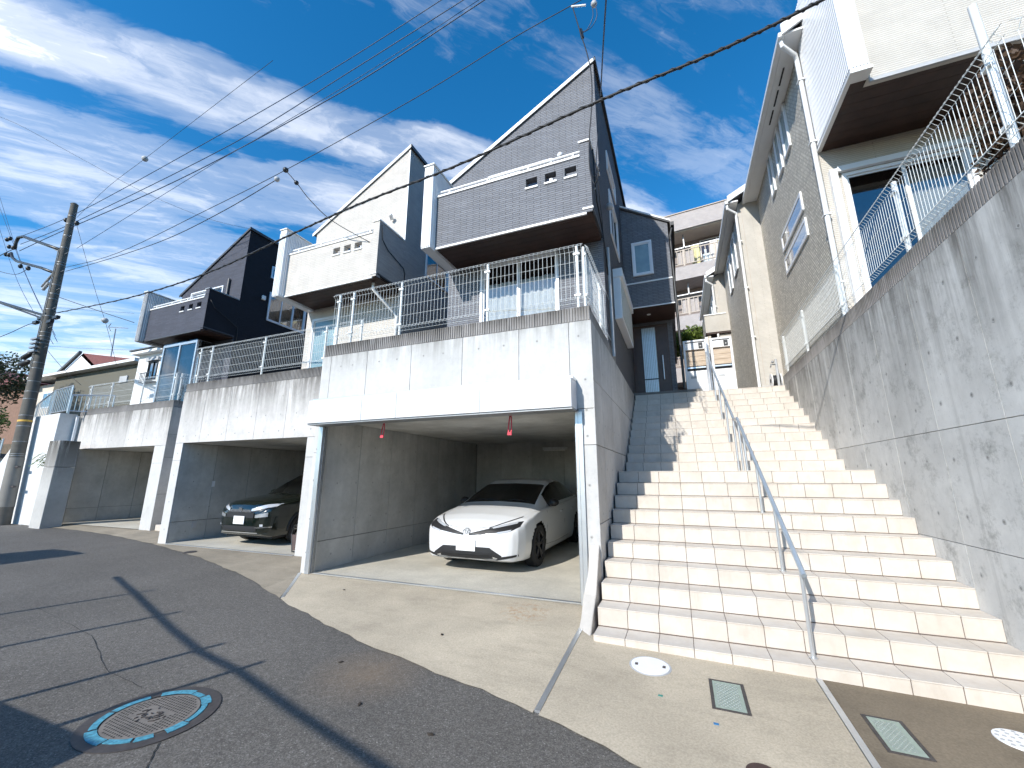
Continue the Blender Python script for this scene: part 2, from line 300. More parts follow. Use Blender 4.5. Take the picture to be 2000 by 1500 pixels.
wv_ = tnoise(nt, mapped(nt, p, (3, 3, 28)), 1.0, 5, 0.6); nt.links.new(ramp(nt, wv_, [(0.3, (0.36, 0.27, 0.19)), (0.7, (0.56, 0.45, 0.34))]), b.inputs['Base Color']); b.inputs['Roughness'].default_value = 0.5

# ------------------------------------------------------------------ mesh helpers
def root_of(o):
    while o.parent: o = o.parent
    return o
class MB:
    def __init__(s): s.v = []; s.f = []
    def add(s, vs, fs):
        n = len(s.v); s.v += [tuple(q) for q in vs]; s.f += [tuple(i+n for i in f) for f in fs]; return s
    def box(s, x0, x1, y0, y1, z0, z1):
        x0, x1 = min(x0, x1), max(x0, x1); y0, y1 = min(y0, y1), max(y0, y1); z0, z1 = min(z0, z1), max(z0, z1)
        return s.add([(x0,y0,z0),(x1,y0,z0),(x1,y1,z0),(x0,y1,z0),(x0,y0,z1),(x1,y0,z1),(x1,y1,z1),(x0,y1,z1)],
                     [(3,2,1,0),(4,5,6,7),(0,1,5,4),(1,2,6,5),(2,3,7,6),(3,0,4,7)])
    def prism(s, poly, ax, d0, d1):
        """poly: 2D outline (counter-clockwise or not) pushed along axis ax from d0 to d1"""
        def P(q, d):
            return {'x': (d, q[0], q[1]), 'y': (q[0], d, q[1]), 'z': (q[0], q[1], d)}[ax]
        n = len(poly)
        return s.add([P(q, d0) for q in poly] + [P(q, d1) for q in poly],
                     [tuple(range(n))[::-1], tuple(range(n, 2*n))] + [(i, (i+1) % n, n+(i+1) % n, n+i) for i in range(n)])
    def tube(s, pts, r, n=6, caps=True):
        pts = [Vector(q) for q in pts]; rs = r if isinstance(r, (list, tuple)) else [r]*len(pts)
        vs = []; prev = None
        for i, q in enumerate(pts):
            t = (pts[min(i+1, len(pts)-1)] - pts[max(i-1, 0)]).normalized()
            ref = prev if prev is not None else (Vector((0, 0, 1)) if abs(t.z) < 0.9 else Vector((1, 0, 0)))
            a = (ref - t*ref.dot(t)).normalized(); b = t.cross(a); prev = a
            vs += [q + (a*math.cos(2*math.pi*k/n) + b*math.sin(2*math.pi*k/n))*rs[i] for k in range(n)]
        fs = [(i*n+k, i*n+(k+1) % n, (i+1)*n+(k+1) % n, (i+1)*n+k) for i in range(len(pts)-1) for k in range(n)]
        if caps: fs += [tuple(range(n))[::-1], tuple(range((len(pts)-1)*n, len(pts)*n))]
        return s.add(vs, fs)
    def beam(s, a, b, w, h):
        a, b = Vector(a), Vector(b); t = (b-a).normalized(); u = t.cross(Vector((0, 0, 1)))
        u = u.normalized() if u.length > 1e-4 else Vector((1, 0, 0)); k = u.cross(t)
        c = [u*sx*w/2 + k*sz*h/2 for sx, sz in ((-1,-1),(1,-1),(1,1),(-1,1))]
        return s.add([a+q for q in c] + [b+q for q in c], [(0,1,2,3)[::-1],(4,5,6,7),(0,1,5,4),(1,2,6,5),(2,3,7,6),(3,0,4,7)])
    def quad(s, *p): return s.add(p, [tuple(range(len(p)))])
    def ball(s, c, r, nu=10, nv=6, sz=1.0):
        vs = [(c[0], c[1], c[2]-r*sz)]
        for j in range(1, nv):
            a = math.pi*j/nv - math.pi/2
            vs += [(c[0]+r*math.cos(a)*math.cos(2*math.pi*i/nu), c[1]+r*math.cos(a)*math.sin(2*math.pi*i/nu), c[2]+r*sz*math.sin(a)) for i in range(nu)]
        vs.append((c[0], c[1], c[2]+r*sz)); L = len(vs)-1
        fs = [(0, 1+(i+1) % nu, 1+i) for i in range(nu)]
        fs += [(1+j*nu+i, 1+j*nu+(i+1) % nu, 1+(j+1)*nu+(i+1) % nu, 1+(j+1)*nu+i) for j in range(nv-2) for i in range(nu)]
        fs += [(L, 1+(nv-2)*nu+i, 1+(nv-2)*nu+(i+1) % nu) for i in range(nu)]
        return s.add(vs, fs)
    def mesh(s, name, mat, off=(0, 0, 0), smooth=False):
        me = bpy.data.meshes.new(name); me.from_pydata([(q[0]-off[0], q[1]-off[1], q[2]-off[2]) for q in s.v], [], s.f); me.update()
        if mat: me.materials.append(M[mat])
        if smooth:
            me.polygons.foreach_set('use_smooth', [True]*len(me.polygons))
        return me
    def build(s, name, mat, parent=None, smooth=False, bevel=0.0, kind=None):
        if parent is None:
            xs = [q[0] for q in s.v]; ys = [q[1] for q in s.v]; z = min(q[2] for q in s.v)
            off = ((min(xs)+max(xs))/2, (min(ys)+max(ys))/2, z)
        else: off = root_of(parent).location
        o = bpy.data.objects.new(name, s.mesh(name, mat, off, smooth)); COL.objects.link(o)
        if parent is None: o.location = off
        else: o.parent = parent
        if bevel:
            md = o.modifiers.new('edge', 'BEVEL'); md.width = bevel; md.segments = 2; md.limit_method = 'ANGLE'; md.angle_limit = R(40)
        if smooth == 'auto':
            for pl in o.data.polygons: pl.use_smooth = True
            o.data.set_sharp_from_angle(angle=R(35))
        if kind: o['kind'] = kind
        return o
def inst(me, name, parent, loc):
    o = bpy.data.objects.new(name, me); COL.objects.link(o); o.parent = parent
    o.location = Vector(loc) - root_of(parent).location; return o
def tag(o, label, cat, group=None):
    o['label'] = label; o['category'] = cat
    if group: o['group'] = group
    return o
def thing(name, label, cat, loc, group=None):
    o = bpy.data.objects.new(name, None); COL.objects.link(o); o.location = loc; o.empty_display_size = 0.2
    return tag(o, label, cat, group)
def struct(o): o['kind'] = 'structure'; return o
def lerp(tab, x):
    if x <= tab[0][0]: return tab[0][1]
    for (a, b), (c, d) in zip(tab, tab[1:]):
        if x <= c: return b + (d-b)*(x-a)/(c-a)
    return tab[-1][1]

# ------------------------------------------------------------------ the ground
EDGE_Y = [(-60, 8.5), (-30, 7.4), (-20, 6.62), (-15.5, 6.60), (-13.6, 6.45), (-11.0, 6.02), (-8.55, 5.46), (-6.4, 4.84), (-4.72, 4.16), (-3.1, 3.60), (-1.05, 3.10), (-0.3, 2.80), (1.0, 2.28), (3, 1.45), (8, -0.8), (30, -11)]
EDGE_Z = [(-60, 0.3), (-20, 0.05), (-13.6, 0.0), (-8.5, -0.03), (-4.7, -0.10), (-1.0, -0.15), (1, -0.17), (3, -0.20), (8, -0.26), (30, -0.6)]
FRONT = [(-40, 7.0, 0.06), (-18.3, 7.0, 0.06), (-13.5, 7.0, 0.06), (-13.2, 7.0, 0.05), (-11.2, 6.4, 0.0), (-11.1, 6.13, 0.0), (-5.64, 6.13, 0.0), (-5.62, 5.13, 0.0), (-0.98, 5.13, 0.0), (-0.93, 4.36, -0.09), (2.1, 4.36, -0.155), (6, 4.36, -0.22), (40, 4.36, -0.8)]
def gz(x, y):
    ye, ze = lerp(EDGE_Y, x), lerp(EDGE_Z, x)
    if y <= ye: return ze + (y-ye)*0.004
    yt, zt = lerp([(a, b) for a, b, c in FRONT], x), lerp([(a, c) for a, b, c in FRONT], x)
    t = min(1.0, (y-ye)/max(0.2, yt-ye)); return ze + (zt-ze)*t
def frange(a, b, st):
    n = max(1, int(math.ceil((b-a)/st - 1e-6))); return [a + (b-a)*i/n for i in range(n+1)]
def sheet(name, mat, xs, yfun, off, rows, parent=None):
    mb = MB(); n = rows+1
    for x in xs:
        y0, y1 = yfun(x)
        for j in range(n):
            y = y0 + (y1-y0)*j/rows; mb.v.append((x, y, gz(x, y) + off))
    mb.f = [(i*n+j, (i+1)*n+j, (i+1)*n+j+1, i*n+j+1) for i in range(len(xs)-1) for j in range(rows)]
    return mb.build(name, mat, parent, True)
xs = sorted(set([-60, -45, -30, -24] + frange(-20, 6, 0.4) + [8, 11, 15, 20, 30]))
road = struct(sheet('road', 'asphalt', xs, lambda x: (-30, lerp(EDGE_Y, x)+0.06), -0.012, 40))
gr = MB().quad((-700, -700, -0.95), (700, -700, -0.95), (700, 700, -0.95), (-700, 700, -0.95)); struct(gr.build('ground', 'soil'))
# concrete apron in its poured bays, each bay a sheet of its own under one structure
def bay(xeL, xeR, xbL, xbR, y1, mat, parent, name='concrete_bay'):
    """one pour: from the ragged road edge (x between xeL and xeR) back to y1 (x between xbL and xbR)"""
    nx = max(4, int((xeR-xeL)/0.15)); rows = 20; mb = MB(); n = rows+1
    for i in range(nx+1):
        t = i/nx; xe = xeL + (xeR-xeL)*t; xb = xbL + (xbR-xbL)*t; ye = lerp(EDGE_Y, xe) + 0.012*math.sin(xe*7.1) + 0.008*math.sin(xe*19)
        for j in range(n):
            k = j/rows; x, y = xe + (xb-xe)*k, ye + (y1-ye)*k; mb.v.append((x, y, gz(x, y)))
    mb.f = [(i*n+j, (i+1)*n+j, (i+1)*n+j+1, i*n+j+1) for i in range(nx) for j in range(rows)]
    return mb.build(name, mat, parent, True)
apron = struct(bay(-4.97, -1.095, -5.60, -1.095, 5.14, 'apron', None, 'apron'))
bay(-1.05, 0.855, -1.05, 0.855, 4.60, 'apron', apron); bay(0.905, 3.0, 0.905, 3.0, 4.60, 'apron_dark', apron)
bay(-11.2, -5.66, -11.2, -5.66, 6.20, 'apron_old', apron); bay(-5.655, -5.01, -5.655, -5.645, 5.15, 'apron_old', apron); bay(-19.5, -11.23, -19.5, -11.23, 7.6, 'apron_old', apron)
# aluminium joint strips between the bays
for a, b in (((-1.072, 3.12), (-1.072, 4.52)), ((0.88, 2.36), (0.88, 4.40)), ((-4.99, 4.31), (-5.62, 5.12))):
    n = 10; mb = MB(); d = Vector((b[0]-a[0], b[1]-a[1], 0)).normalized(); k = Vector((d.y, -d.x, 0))*0.021
    for i in range(n+1):
        x = a[0]+(b[0]-a[0])*i/n; y = a[1]+(b[1]-a[1])*i/n
        for sgn in (1, -1):
            for dz in (-0.06, 0.005): mb.v.append((x+k.x*sgn, y+k.y*sgn, gz(x, y)+dz))
    for i in range(n):
        q = i*4
        mb.f += [(q, q+4, q+5, q+1), (q+1, q+5, q+7, q+3), (q+3, q+7, q+6, q+2)]
    mb.f += [(0, 1, 3, 2), (n*4, n*4+2, n*4+3, n*4+1)]
    mb.build('joint_strip', 'alu', apron)
# cracks in the asphalt
def crack(pts, w):
    mb = MB(); vs = []
    P = []
    for (a, b) in zip(pts, pts[1:]):
        for i in range(12): P.append((a[0]+(b[0]-a[0])*i/12 + random.uniform(-.006, .006), a[1]+(b[1]-a[1])*i/12 + random.uniform(-.006, .006)))
    for i, (x, y) in enumerate(P):
        ww = w*random.uniform(0.4, 1.2); mb.v += [(x-ww, y-ww*.4, gz(x, y)-0.008), (x+ww, y+ww*.4, gz(x, y)-0.008)]
    mb.f = [(2*i, 2*i+1, 2*i+3, 2*i+2) for i in range(len(P)-1)]
    mb.build('crack', 'crack', road)
crack([(-7.3, 2.85), (-5.6, 2.65), (-4.55, 2.3), (-3.85, 2.25)], 0.004); crack([(-3.15, 1.95), (-2.85, 1.7), (-2.5, 1.55)], 0.004)

# raised ground behind the walls
tb = MB().box(-80, 2.6, 10.95, 90, -0.9, 3.30).box(2.6, 60, -30, 90, -0.9, 3.42)
struct(tb.build('terrace', 'soil'))

# ------------------------------------------------------------------ concrete parts
def panels_y(parent, y, x_edges, z_edges, mat, th=0.02, gap=0.007, face=-1, name='concrete_panel'):
    """cast panels on a wall facing -Y (face=-1), outer face at y"""
    for a, b in zip(x_edges, x_edges[1:]):
        for c, d in zip(z_edges, z_edges[1:]):
            MB().box(a+gap/2, b-gap/2, y, y-face*th, c+gap/2, d-gap/2).build(name, mat, parent, bevel=0.001)
def panels_x(parent, x, y_edges, z_edges, mat, face=1, th=0.02, gap=0.010, name='concrete_panel'):
    for a, b in zip(y_edges, y_edges[1:]):
        for c, d in zip(z_edges, z_edges[1:]):
            MB().box(x-face*th, x, a+gap/2, b-gap/2, c+gap/2, d-gap/2).build(name, mat, parent, bevel=0.001)
def tie_holes(parent, pts, n, r=0.0145):
    """shallow plugged sockets left by the formwork ties; n = outward normal"""
    n = Vector(n); a = Vector((0, 0, 1)); b = n.cross(a); rim = MB(); hole = MB()
    for q in pts:
        q = Vector(q); K = 12
        ring = lambda rr, d: [q + n*d + (a*math.cos(2*math.pi*k/K) + b*math.sin(2*math.pi*k/K))*rr for k in range(K)]
        o, i, c = ring(r*1.25, 0.0012), ring(r*0.95, 0.0025), ring(r*0.55, 0.0014)
        rim.add(o+i+c, [(k, (k+1) % K, K+(k+1) % K, K+k) for k in range(K)] + [(K+k, K+(k+1) % K, 2*K+(k+1) % K, 2*K+k) for k in range(K)])
        hole.add(ring(r*0.60, 0.0018), [tuple(range(K))])
    rim.build('tie_hole_rim', 'hole_rim', parent, kind='stuff'); hole.build('tie_hole', 'hole_dark', parent, kind='stuff')
def grid(a, b, st): return frange(a, b, st)
_cop = {}
def coping(parent, p0, p1, z0, z1, outward, depth=0.13, pitch=0.038, ribs=True):
    """ribbed coping blocks set along a wall top; outward = unit (x,y) facing away from the house"""
    p0, p1 = Vector((*p0, 0)), Vector((*p1, 0)); d = (p1-p0); L = d.length; d.normalize(); o = Vector((*outward, 0))
    nblk = max(1, round(L/0.40)); bl = L/nblk
    key = (round(bl, 4), round(z1-z0, 3), round(d.x, 2), round(d.y, 2), ribs)
    if key not in _cop:
        mb = MB(); h = z1-z0
        def bx(a, b, c0, c1, e0, e1):
            vs = [d*aa + o*cc + Vector((0, 0, ee)) for ee in (e0, e1) for aa, cc in ((a, c0), (b, c0), (b, c1), (a, c1))]
            mb.add(vs, [(3,2,1,0),(4,5,6,7),(0,1,5,4),(1,2,6,5),(2,3,7,6),(3,0,4,7)])
        bx(0.002, bl-0.002, -depth, 0.0, 0, h)
        if ribs:
            k = int(bl/pitch)
            for i in range(k):
                a = (i+0.22)*bl/k; bx(a, a+bl/k*0.60, 0.0, 0.013, 0.006, h-0.004)
        me = mb.mesh('coping_block', 'coping'); _cop[key] = me
    for i in range(nblk): inst(_cop[key], 'coping_block', parent, p0 + d*(bl*i) + Vector((0, 0, z0)))

def mesh_fence(label, group, p0, p1, zb, zt, posts, out, pitch=0.065, hstep=0.18, r=0.0028, postw=0.042, post_lo=None, name='mesh_fence', two=True):
    """welded-wire fence with folded triangular top and bottom edges; posts = distances along the run"""
    p0, p1 = Vector((*p0, 0)), Vector((*p1, 0)); d = p1-p0; L = d.length; d.normalize(); o = Vector((*out, 0))
    t = thing(name, label, 'fence', p0 + Vector((0, 0, zb)), group)
    plo = zb-0.12 if post_lo is None else post_lo
    for s in posts:
        q = p0 + d*s - o*(postw/2+0.012); mb = MB()
        mb.tube([q + Vector((0, 0, plo)), q + Vector((0, 0, zt-0.01))], postw/2, 10).build('post', 'fence_white', t, 'auto')
        for z in (zb+0.12, zt-0.14): MB().beam(q - d*0.045 + o*0.02 + Vector((0, 0, z)), q + d*0.045 + o*0.02 + Vector((0, 0, z)), 0.03, 0.028).build('clamp', 'fence_white', t)
    ends = [0.0] + list(posts) + [L] if not two else [0.0] + [s for s in posts[1:-1]] + [L]
    f = 0.045
    for a, b in zip(ends, ends[1:]):
        if b-a < 0.05: continue
        mb = MB(); n = max(2, int(round((b-a)/pitch)))
        for i in range(n):
            q = p0 + d*(a + (b-a)*(i+0.5)/n)
            prof = [(0, zb), (f, zb+0.04), (0, zb+0.085), (0, zt-0.10), (f, zt-0.05), (0.0, zt)]
            mb.tube([q + o*w + Vector((0, 0, z)) for w, z in prof], r, 4, False)
        hs = [(0, zb), (f, zb+0.04), (0, zb+0.085), (0, zt-0.10), (f, zt-0.05), (0, zt)]
        z = zb+0.085+hstep
        while z < zt-0.10-hstep*0.4: hs.append((0, z)); z += hstep
        for w, z in hs: mb.tube([p0 + d*(a+0.004) + o*(w-0.003) + Vector((0, 0, z)), p0 + d*(b-0.004) + o*(w-0.003) + Vector((0, 0, z))], r, 4, False)
        mb.build('wire_panel', 'fence_white', t)
    return t

# ------------------------------------------------------------------ garage under the grey house
Y1 = 5.13; Z0, Z1 = 3.49, 3.70
G1 = thing('concrete_garage', 'open concrete garage with white shutter box holding the white car', 'garage', (-3.29, Y1, 0))
XA, XB, XC, XD = -5.63, -5.46, -1.16, -0.945
mb = MB().box(XA, XD-0.02, Y1+0.02, 10.93, 2.46, 3.48); mb.build('slab', 'core_dark', G1)
MB().box(XB+0.03, XC-0.03, Y1+0.14, 10.75, 2.38, 2.462).build('ceiling', 'concrete_ceiling', G1)
MB().box(XA, XB-0.02, Y1+0.02, 10.9, -0.4, 2.46).build('left_wall', 'core_dark', G1)
MB().box(XC+0.02, XD-0.02, Y1+0.02, 10.9, -0.4, 3.48).build('right_wall', 'core_dark', G1)
MB().box(XB-0.02, XC+0.02, 10.77, 10.93, -0.4, 2.46).build('back_core', 'core_dark', G1)
fl = MB().quad((XB, Y1-0.02, 0.004), (XC, Y1-0.02, 0.004), (XC, 10.8, 0.03), (XB, 10.8, 0.03)); fl.build('floor', 'garage_floor', G1)
MB().box(XB+0.02, XC-0.02, Y1+0.03, Y1+0.075, -0.02, 0.010).build('threshold_strip', 'alu', G1)
xj = [XA, -5.43, -4.65, -3.78, -2.87, -1.97, -1.25, XD]
panels_y(G1, Y1, xj, [2.30, Z0], 'concrete_front')
panels_y(G1, Y1, [XA, XB], [-0.35, 1.84, 2.30], 'concrete_front'); panels_y(G1, Y1, [XC, XD], [-0.35, 1.84, 2.30], 'concrete_front')
yj = [Y1+0.02] + [6.05+0.89*i for i in range(5)] + [10.75]
panels_x(G1, XB, yj, [-0.3, 0.45, 2.39], 'concrete_inner', 1); panels_x(G1, XC, yj, [-0.3, 0.45, 2.39], 'concrete_inner', -1)
panels_y(G1, 10.75, [XB+0.02, -4.65, -3.75, -2.85, -1.95, XC-0.02], [-0.3, 0.45, 2.39], 'concrete_inner')
panels_x(G1, XD, [Y1] + [5.72+0.9*i for i in range(6)] + [10.62], [-0.4, 0.9, 1.84, 2.68, Z0], 'concrete_side', 1)
tie_holes(G1, [(x, Y1, z) for x in [-5.2, -4.95, -4.4, -4.05, -3.55, -3.2, -2.6, -2.2, -1.7, -1.12] for z in (3.28,)] + [(-1.05, Y1, z) for z in (2.68, 2.28, 1.95, 1.35, 0.75, 0.30)] + [(-5.55, Y1, z) for z in (1.9, 1.4, 0.8, 0.3)], (0, -1, 0))
tie_holes(G1, [(XB, y, z) for y in [5.55+0.445*i for i in range(11)] for z in (0.22, 0.75, 1.35, 2.0)], (1, 0, 0))
tie_holes(G1, [(XD, y, z) for y in [5.4+0.45*i for i in range(11)] for z in (0.4, 1.0, 1.55, 2.15, 2.9, 3.25)], (1, 0, 0))
tie_holes(G1, [(x, 10.75, z) for x in [-5.2+0.45*i for i in range(9)] for z in (0.75, 1.35, 2.0)], (0, -1, 0))
coping(G1, (XA+0.02, Y1+0.02), (XD-0.01, Y1+0.02), Z0+0.002, Z1, (0, -1)); coping(G1, (XD-0.02, Y1+0.16), (XD-0.02, 7.6), Z0+0.002, Z1-0.01, (1, 0), ribs=False)
# roller shutter housing in four folded sheets, with guide rails at both jambs
for a, b in ((-5.50, -4.42), (-4.413, -3.78), (-3.773, -2.42), (-2.413, -1.17)):
    MB().box(a, b, 4.83, Y1-0.002, 2.285, 2.655).build('shutter_box', 'shutter_white', G1, bevel=0.004)
MB().box(-5.49, -1.18, 4.835, Y1-0.01, 2.29, 2.65).build('shutter_drum', 'galv', G1); MB().box(-5.50, -1.165, 4.90, Y1-0.003, 2.656, 2.690).build('shutter_cap', 'alu', G1)
MB().box(-5.50, -1.168, 4.85, Y1-0.004, 2.262, 2.284).build('shutter_sill', 'galv', G1)
mb = MB().box(XB+0.01, XC-0.01, Y1+0.05, Y1+0.09, 2.29, 2.37); mb.build('shutter_slat', 'galv', G1)
for xa, s in ((XB, 1), (XC, -1)):
    MB().box(xa, xa+s*0.035, Y1-0.035, Y1+0.085, 0.0, 2.262).build('guide_rail', 'alu', G1, bevel=0.003)
    MB().box(xa+s*0.036, xa+s*0.05, Y1+0.005, Y1+0.06, 0.0, 2.26).build('guide_channel', 'galv', G1)
    MB().box(xa-s*0.001, xa-s*0.055, Y1-0.03, Y1-0.002, 0.0, 2.26).build('guide_flange', 'alu', G1)
# rough mortar fillet at the foot of the corner
mb = MB(); P = [(-1.165, 4.62, -0.03), (-0.955, 4.40, -0.10), (-0.955, 5.10, 0.0), (-1.10, 5.10, 0.0)]
prof = [(4.42, -0.10, 0.15, 0.012), (4.60, 0.04, 0.15, 0.015), (4.80, 0.20, 0.15, 0.0), (4.95, 0.40, 0.14, 0.02), (5.06, 0.58, 0.14, 0.01), (5.128, 0.66, 0.13, 0.0)]
vs = []; fs = []
for i, (y, z, w, j) in enumerate(prof):
    vs += [(-0.955-w, y, gz(-1.05, y)-0.1), (-0.95-w+j, y, z), (-0.96, y-j, z+0.012), (-0.94, y, gz(-1.05, y)-0.1)]
for i in range(len(prof)-1):
    for k in range(3): fs.append((i*4+k, (i+1)*4+k, (i+1)*4+k+1, i*4+k+1))
fs += [(0, 1, 2, 3)]
MB().add(vs, fs).build('mortar_fillet', 'mortar', G1, bevel=0.012)

# ------------------------------------------------------------------ garage under the cream house
Y2 = 6.13
G2 = thing('concrete_garage', 'stained concrete garage without shutter, a dark green car inside', 'garage', (-8.4, Y2, 0))
a0, a1, b0, b1 = -11.15, -10.86, -6.92, -5.65
MB().box(a0, b1, Y2+0.02, 10.93, 2.36, 3.48).build('slab', 'core_dark', G2)
MB().box(a1+0.02, b0-0.02, Y2+0.02, 10.7, 2.24, 2.362).build('ceiling', 'concrete_ceiling', G2)
MB().box(a0+0.02, a1-0.02, Y2+0.02, 10.9, -0.4, 2.36).build('left_wall', 'core_dark', G2)
MB().box(b0+0.02, b1, Y2+0.02, 10.9, -0.4, 2.36).build('right_wall', 'core_dark', G2)
MB().box(a1-0.02, b0+0.02, 10.7, 10.93, -0.4, 2.36).build('back_wall', 'concrete_inner', G2)
MB().quad((a1, Y2-0.02, 0.004), (b0, Y2-0.02, 0.004), (b0, 10.8, 0.03), (a1, 10.8, 0.03)).build('floor', 'garage_floor', G2)
MB().box(a1+0.02, b0-0.02, Y2-0.03, Y2+0.015, -0.02, 0.010).build('threshold_strip', 'alu', G2)
panels_y(G2, Y2, [a0, -10.3, -9.4, -8.5, -7.6, -6.7, -5.66], [2.24, Z0], 'concrete_worn'); panels_y(G2, Y2, [a0, a1], [-0.35, 1.84, 2.24], 'concrete_front'); panels_y(G2, Y2, [b0, b1-0.02], [-0.35, 1.84, 2.24], 'concrete_front')
yj = [Y2+0.02, 6.95, 7.85, 8.75, 9.65, 10.7]
panels_x(G2, a1, yj, [-0.3, 0.45, 2.24], 'concrete_inner', 1); panels_x(G2, b0, yj, [-0.3, 0.45, 2.24], 'concrete_inner', -1)
panels_x(G2, a0, [Y2, 7.0, 7.9, 8.8, 9.7, 10.6], [-0.3, 0.9, 1.84, Z0], 'concrete_side', -1)
tie_holes(G2, [(x, Y2, z) for x in [-10.9+0.45*i for i in range(11)] for z in (3.15, 2.75, 2.4)], (0, -1, 0)); tie_holes(G2, [(-11.0, Y2, z) for z in (0.3, 0.9, 1.5, 2.0)], (0, -1, 0))
tie_holes(G2, [(a1, y, z) for y in [6.5+0.45*i for i in range(9)] for z in (0.22, 0.75, 1.35, 2.0)], (1, 0, 0))
coping(G2, (a0+0.02, Y2+0.02), (b1-0.01, Y2+0.02), Z0+0.002, Z1, (0, -1))
MB().box(a1, a1+0.012, 6.93, 7.0, 1.22, 1.36).build('switch_plate', 'white_metal', G2, bevel=0.003); MB().box(a1, a1+0.012, 6.62, 6.72, 0.28, 0.42).build('outlet_cover', 'grey_box', G2, bevel=0.003)

# ------------------------------------------------------------------ garage under the navy house
Y3 = 7.1; F3 = 0.07
G3 = thing('concrete_garage', 'empty concrete garage at the far left below the navy house', 'garage', (-15.6, Y3, F3))
a0, a1, b0, b1 = -18.3, -17.85, -13.85, -13.35
MB().box(a0, b1-0.02, Y3+0.02, 11.5, 2.45, 3.42).build('slab', 'core_dark', G3)
MB().box(a1+0.02, b0-0.02, Y3+0.02, 11.3, 2.33, 2.452).build('ceiling', 'concrete_inner', G3)
MB().box(a0, a1-0.02, Y3+0.02, 11.5, -0.4, 2.45).build('left_wall', 'core_dark', G3); MB().box(b0+0.02, b1-0.02, Y3+0.02, 11.5, -0.4, 2.45).build('right_wall', 'core_dark', G3)
MB().box(a1-0.02, b0+0.02, 11.3, 11.5, -0.4, 2.45).build('back_wall', 'concrete_inner', G3)
MB().quad((a1, Y3-0.02, F3+0.004), (b0, Y3-0.02, F3+0.004), (b0, 11.4, F3+0.03), (a1, 11.4, F3+0.03)).build('floor', 'garage_floor', G3)
panels_y(G3, Y3, [a0, -17.2, -16.3, -15.4, -14.5, b1], [2.33, 3.43], 'concrete_worn'); panels_y(G3, Y3, [a0, a1], [-0.3, 1.84, 2.33], 'concrete_front'); panels_y(G3, Y3, [b0, b1], [-0.3, 1.84, 2.33], 'concrete_front')
panels_x(G3, a1, [Y3+0.02, 7.9, 8.8, 9.7, 10.6, 11.3], [-0.3, 0.5, 2.33], 'concrete_inner', 1); panels_x(G3, b0, [Y3+0.02, 7.9, 8.8, 9.7, 10.6, 11.3], [-0.3, 0.5, 2.33], 'concrete_inner', -1)
panels_x(G3, b1, [Y3, 7.9, 8.8, 9.7, 10.6, 11.5], [-0.3, 1.0, 2.0, 2.65, 3.43], 'concrete_side', 1)
tie_holes(G3, [(x, Y3, z) for x in [-17.9+0.45*i for i in range(10)] for z in (3.1, 2.55)], (0, -1, 0)); tie_holes(G3, [(b1, y, z) for y in (7.4, 7.85, 8.3) for z in (0.4, 1.2, 1.7, 2.3, 3.0)], (1, 0, 0))
coping(G3, (a0+0.02, Y3+0.02), (b1-0.01, Y3+0.02), 3.432, 3.63, (0, -1)); coping(G3, (b1-0.02, Y3+0.16), (b1-0.02, 8.6), 3.432, 3.62, (1, 0), ribs=False)
# free-standing pillar with a mossy head to the left of that garage
PL = thing('concrete_pillar', 'short dark-stained concrete pillar between white wall and far left garage', 'pillar', (-17.6, 6.6, 0.05))
MB().box(-17.72, -17.10, 6.35, 6.82, -0.3, 1.74).build('shaft', 'concrete_pillar', PL, bevel=0.015); MB().box(-17.72, -17.10, 6.35, 6.82, 1.748, 2.53).build('cap', 'concrete_pillar', PL, bevel=0.015)
WW = thing('retaining_wall', 'smooth white retaining wall behind the utility pole', 'wall', (-19, 6.8, 0.0))
MB().prism([(-21.8, 1.6), (-21.8, -0.4), (-18.25, -0.4), (-18.25, 3.46), (-19.85, 3.42), (-20.2, 3.15)], 'y', 6.62, 7.05).build('wall', 'white_wall', WW, bevel=0.01)
MB().box(-18.17, -18.11, 6.98, 7.04, 0.0, 3.4).build('drain_pipe', 'white_metal', WW)

# ------------------------------------------------------------------ fences on the copings
mesh_fence('white mesh fence on the ribbed coping before the grey house', None, (-5.56, 5.19), (-1.02, 5.19), 3.78, 4.67, [0.10, 0.42, 1.45, 3.05, 4.44], (0, -1), two=False, post_lo=3.70)
mesh_fence('short white mesh fence turning back beside the stairs', None, (-1.0, 5.22), (-1.0, 7.42), 3.78, 4.66, [0.05, 1.25, 2.15], (1, 0), two=False, post_lo=3.69)
mesh_fence('white mesh fence on the stained wall below the cream house', None, (-11.05, 6.19), (-5.75, 6.19), 3.78, 4.62, [0.12, 0.55, 2.4, 4.25, 5.2], (0, -1), two=False, post_lo=3.70, pitch=0.055)
mesh_fence('white mesh fence over the far left garage', None, (-18.2, 7.16), (-13.45, 7.16), 3.70, 4.46, [0.08, 1.3, 3.0, 4.6], (0, -1), two=False, post_lo=3.63, pitch=0.06)
mesh_fence('short return of white mesh fence at the far left garage corner', None, (-13.42, 7.2), (-13.42, 8.5), 3.70, 4.45, [0.05, 1.25], (1, 0), two=False, post_lo=3.62)

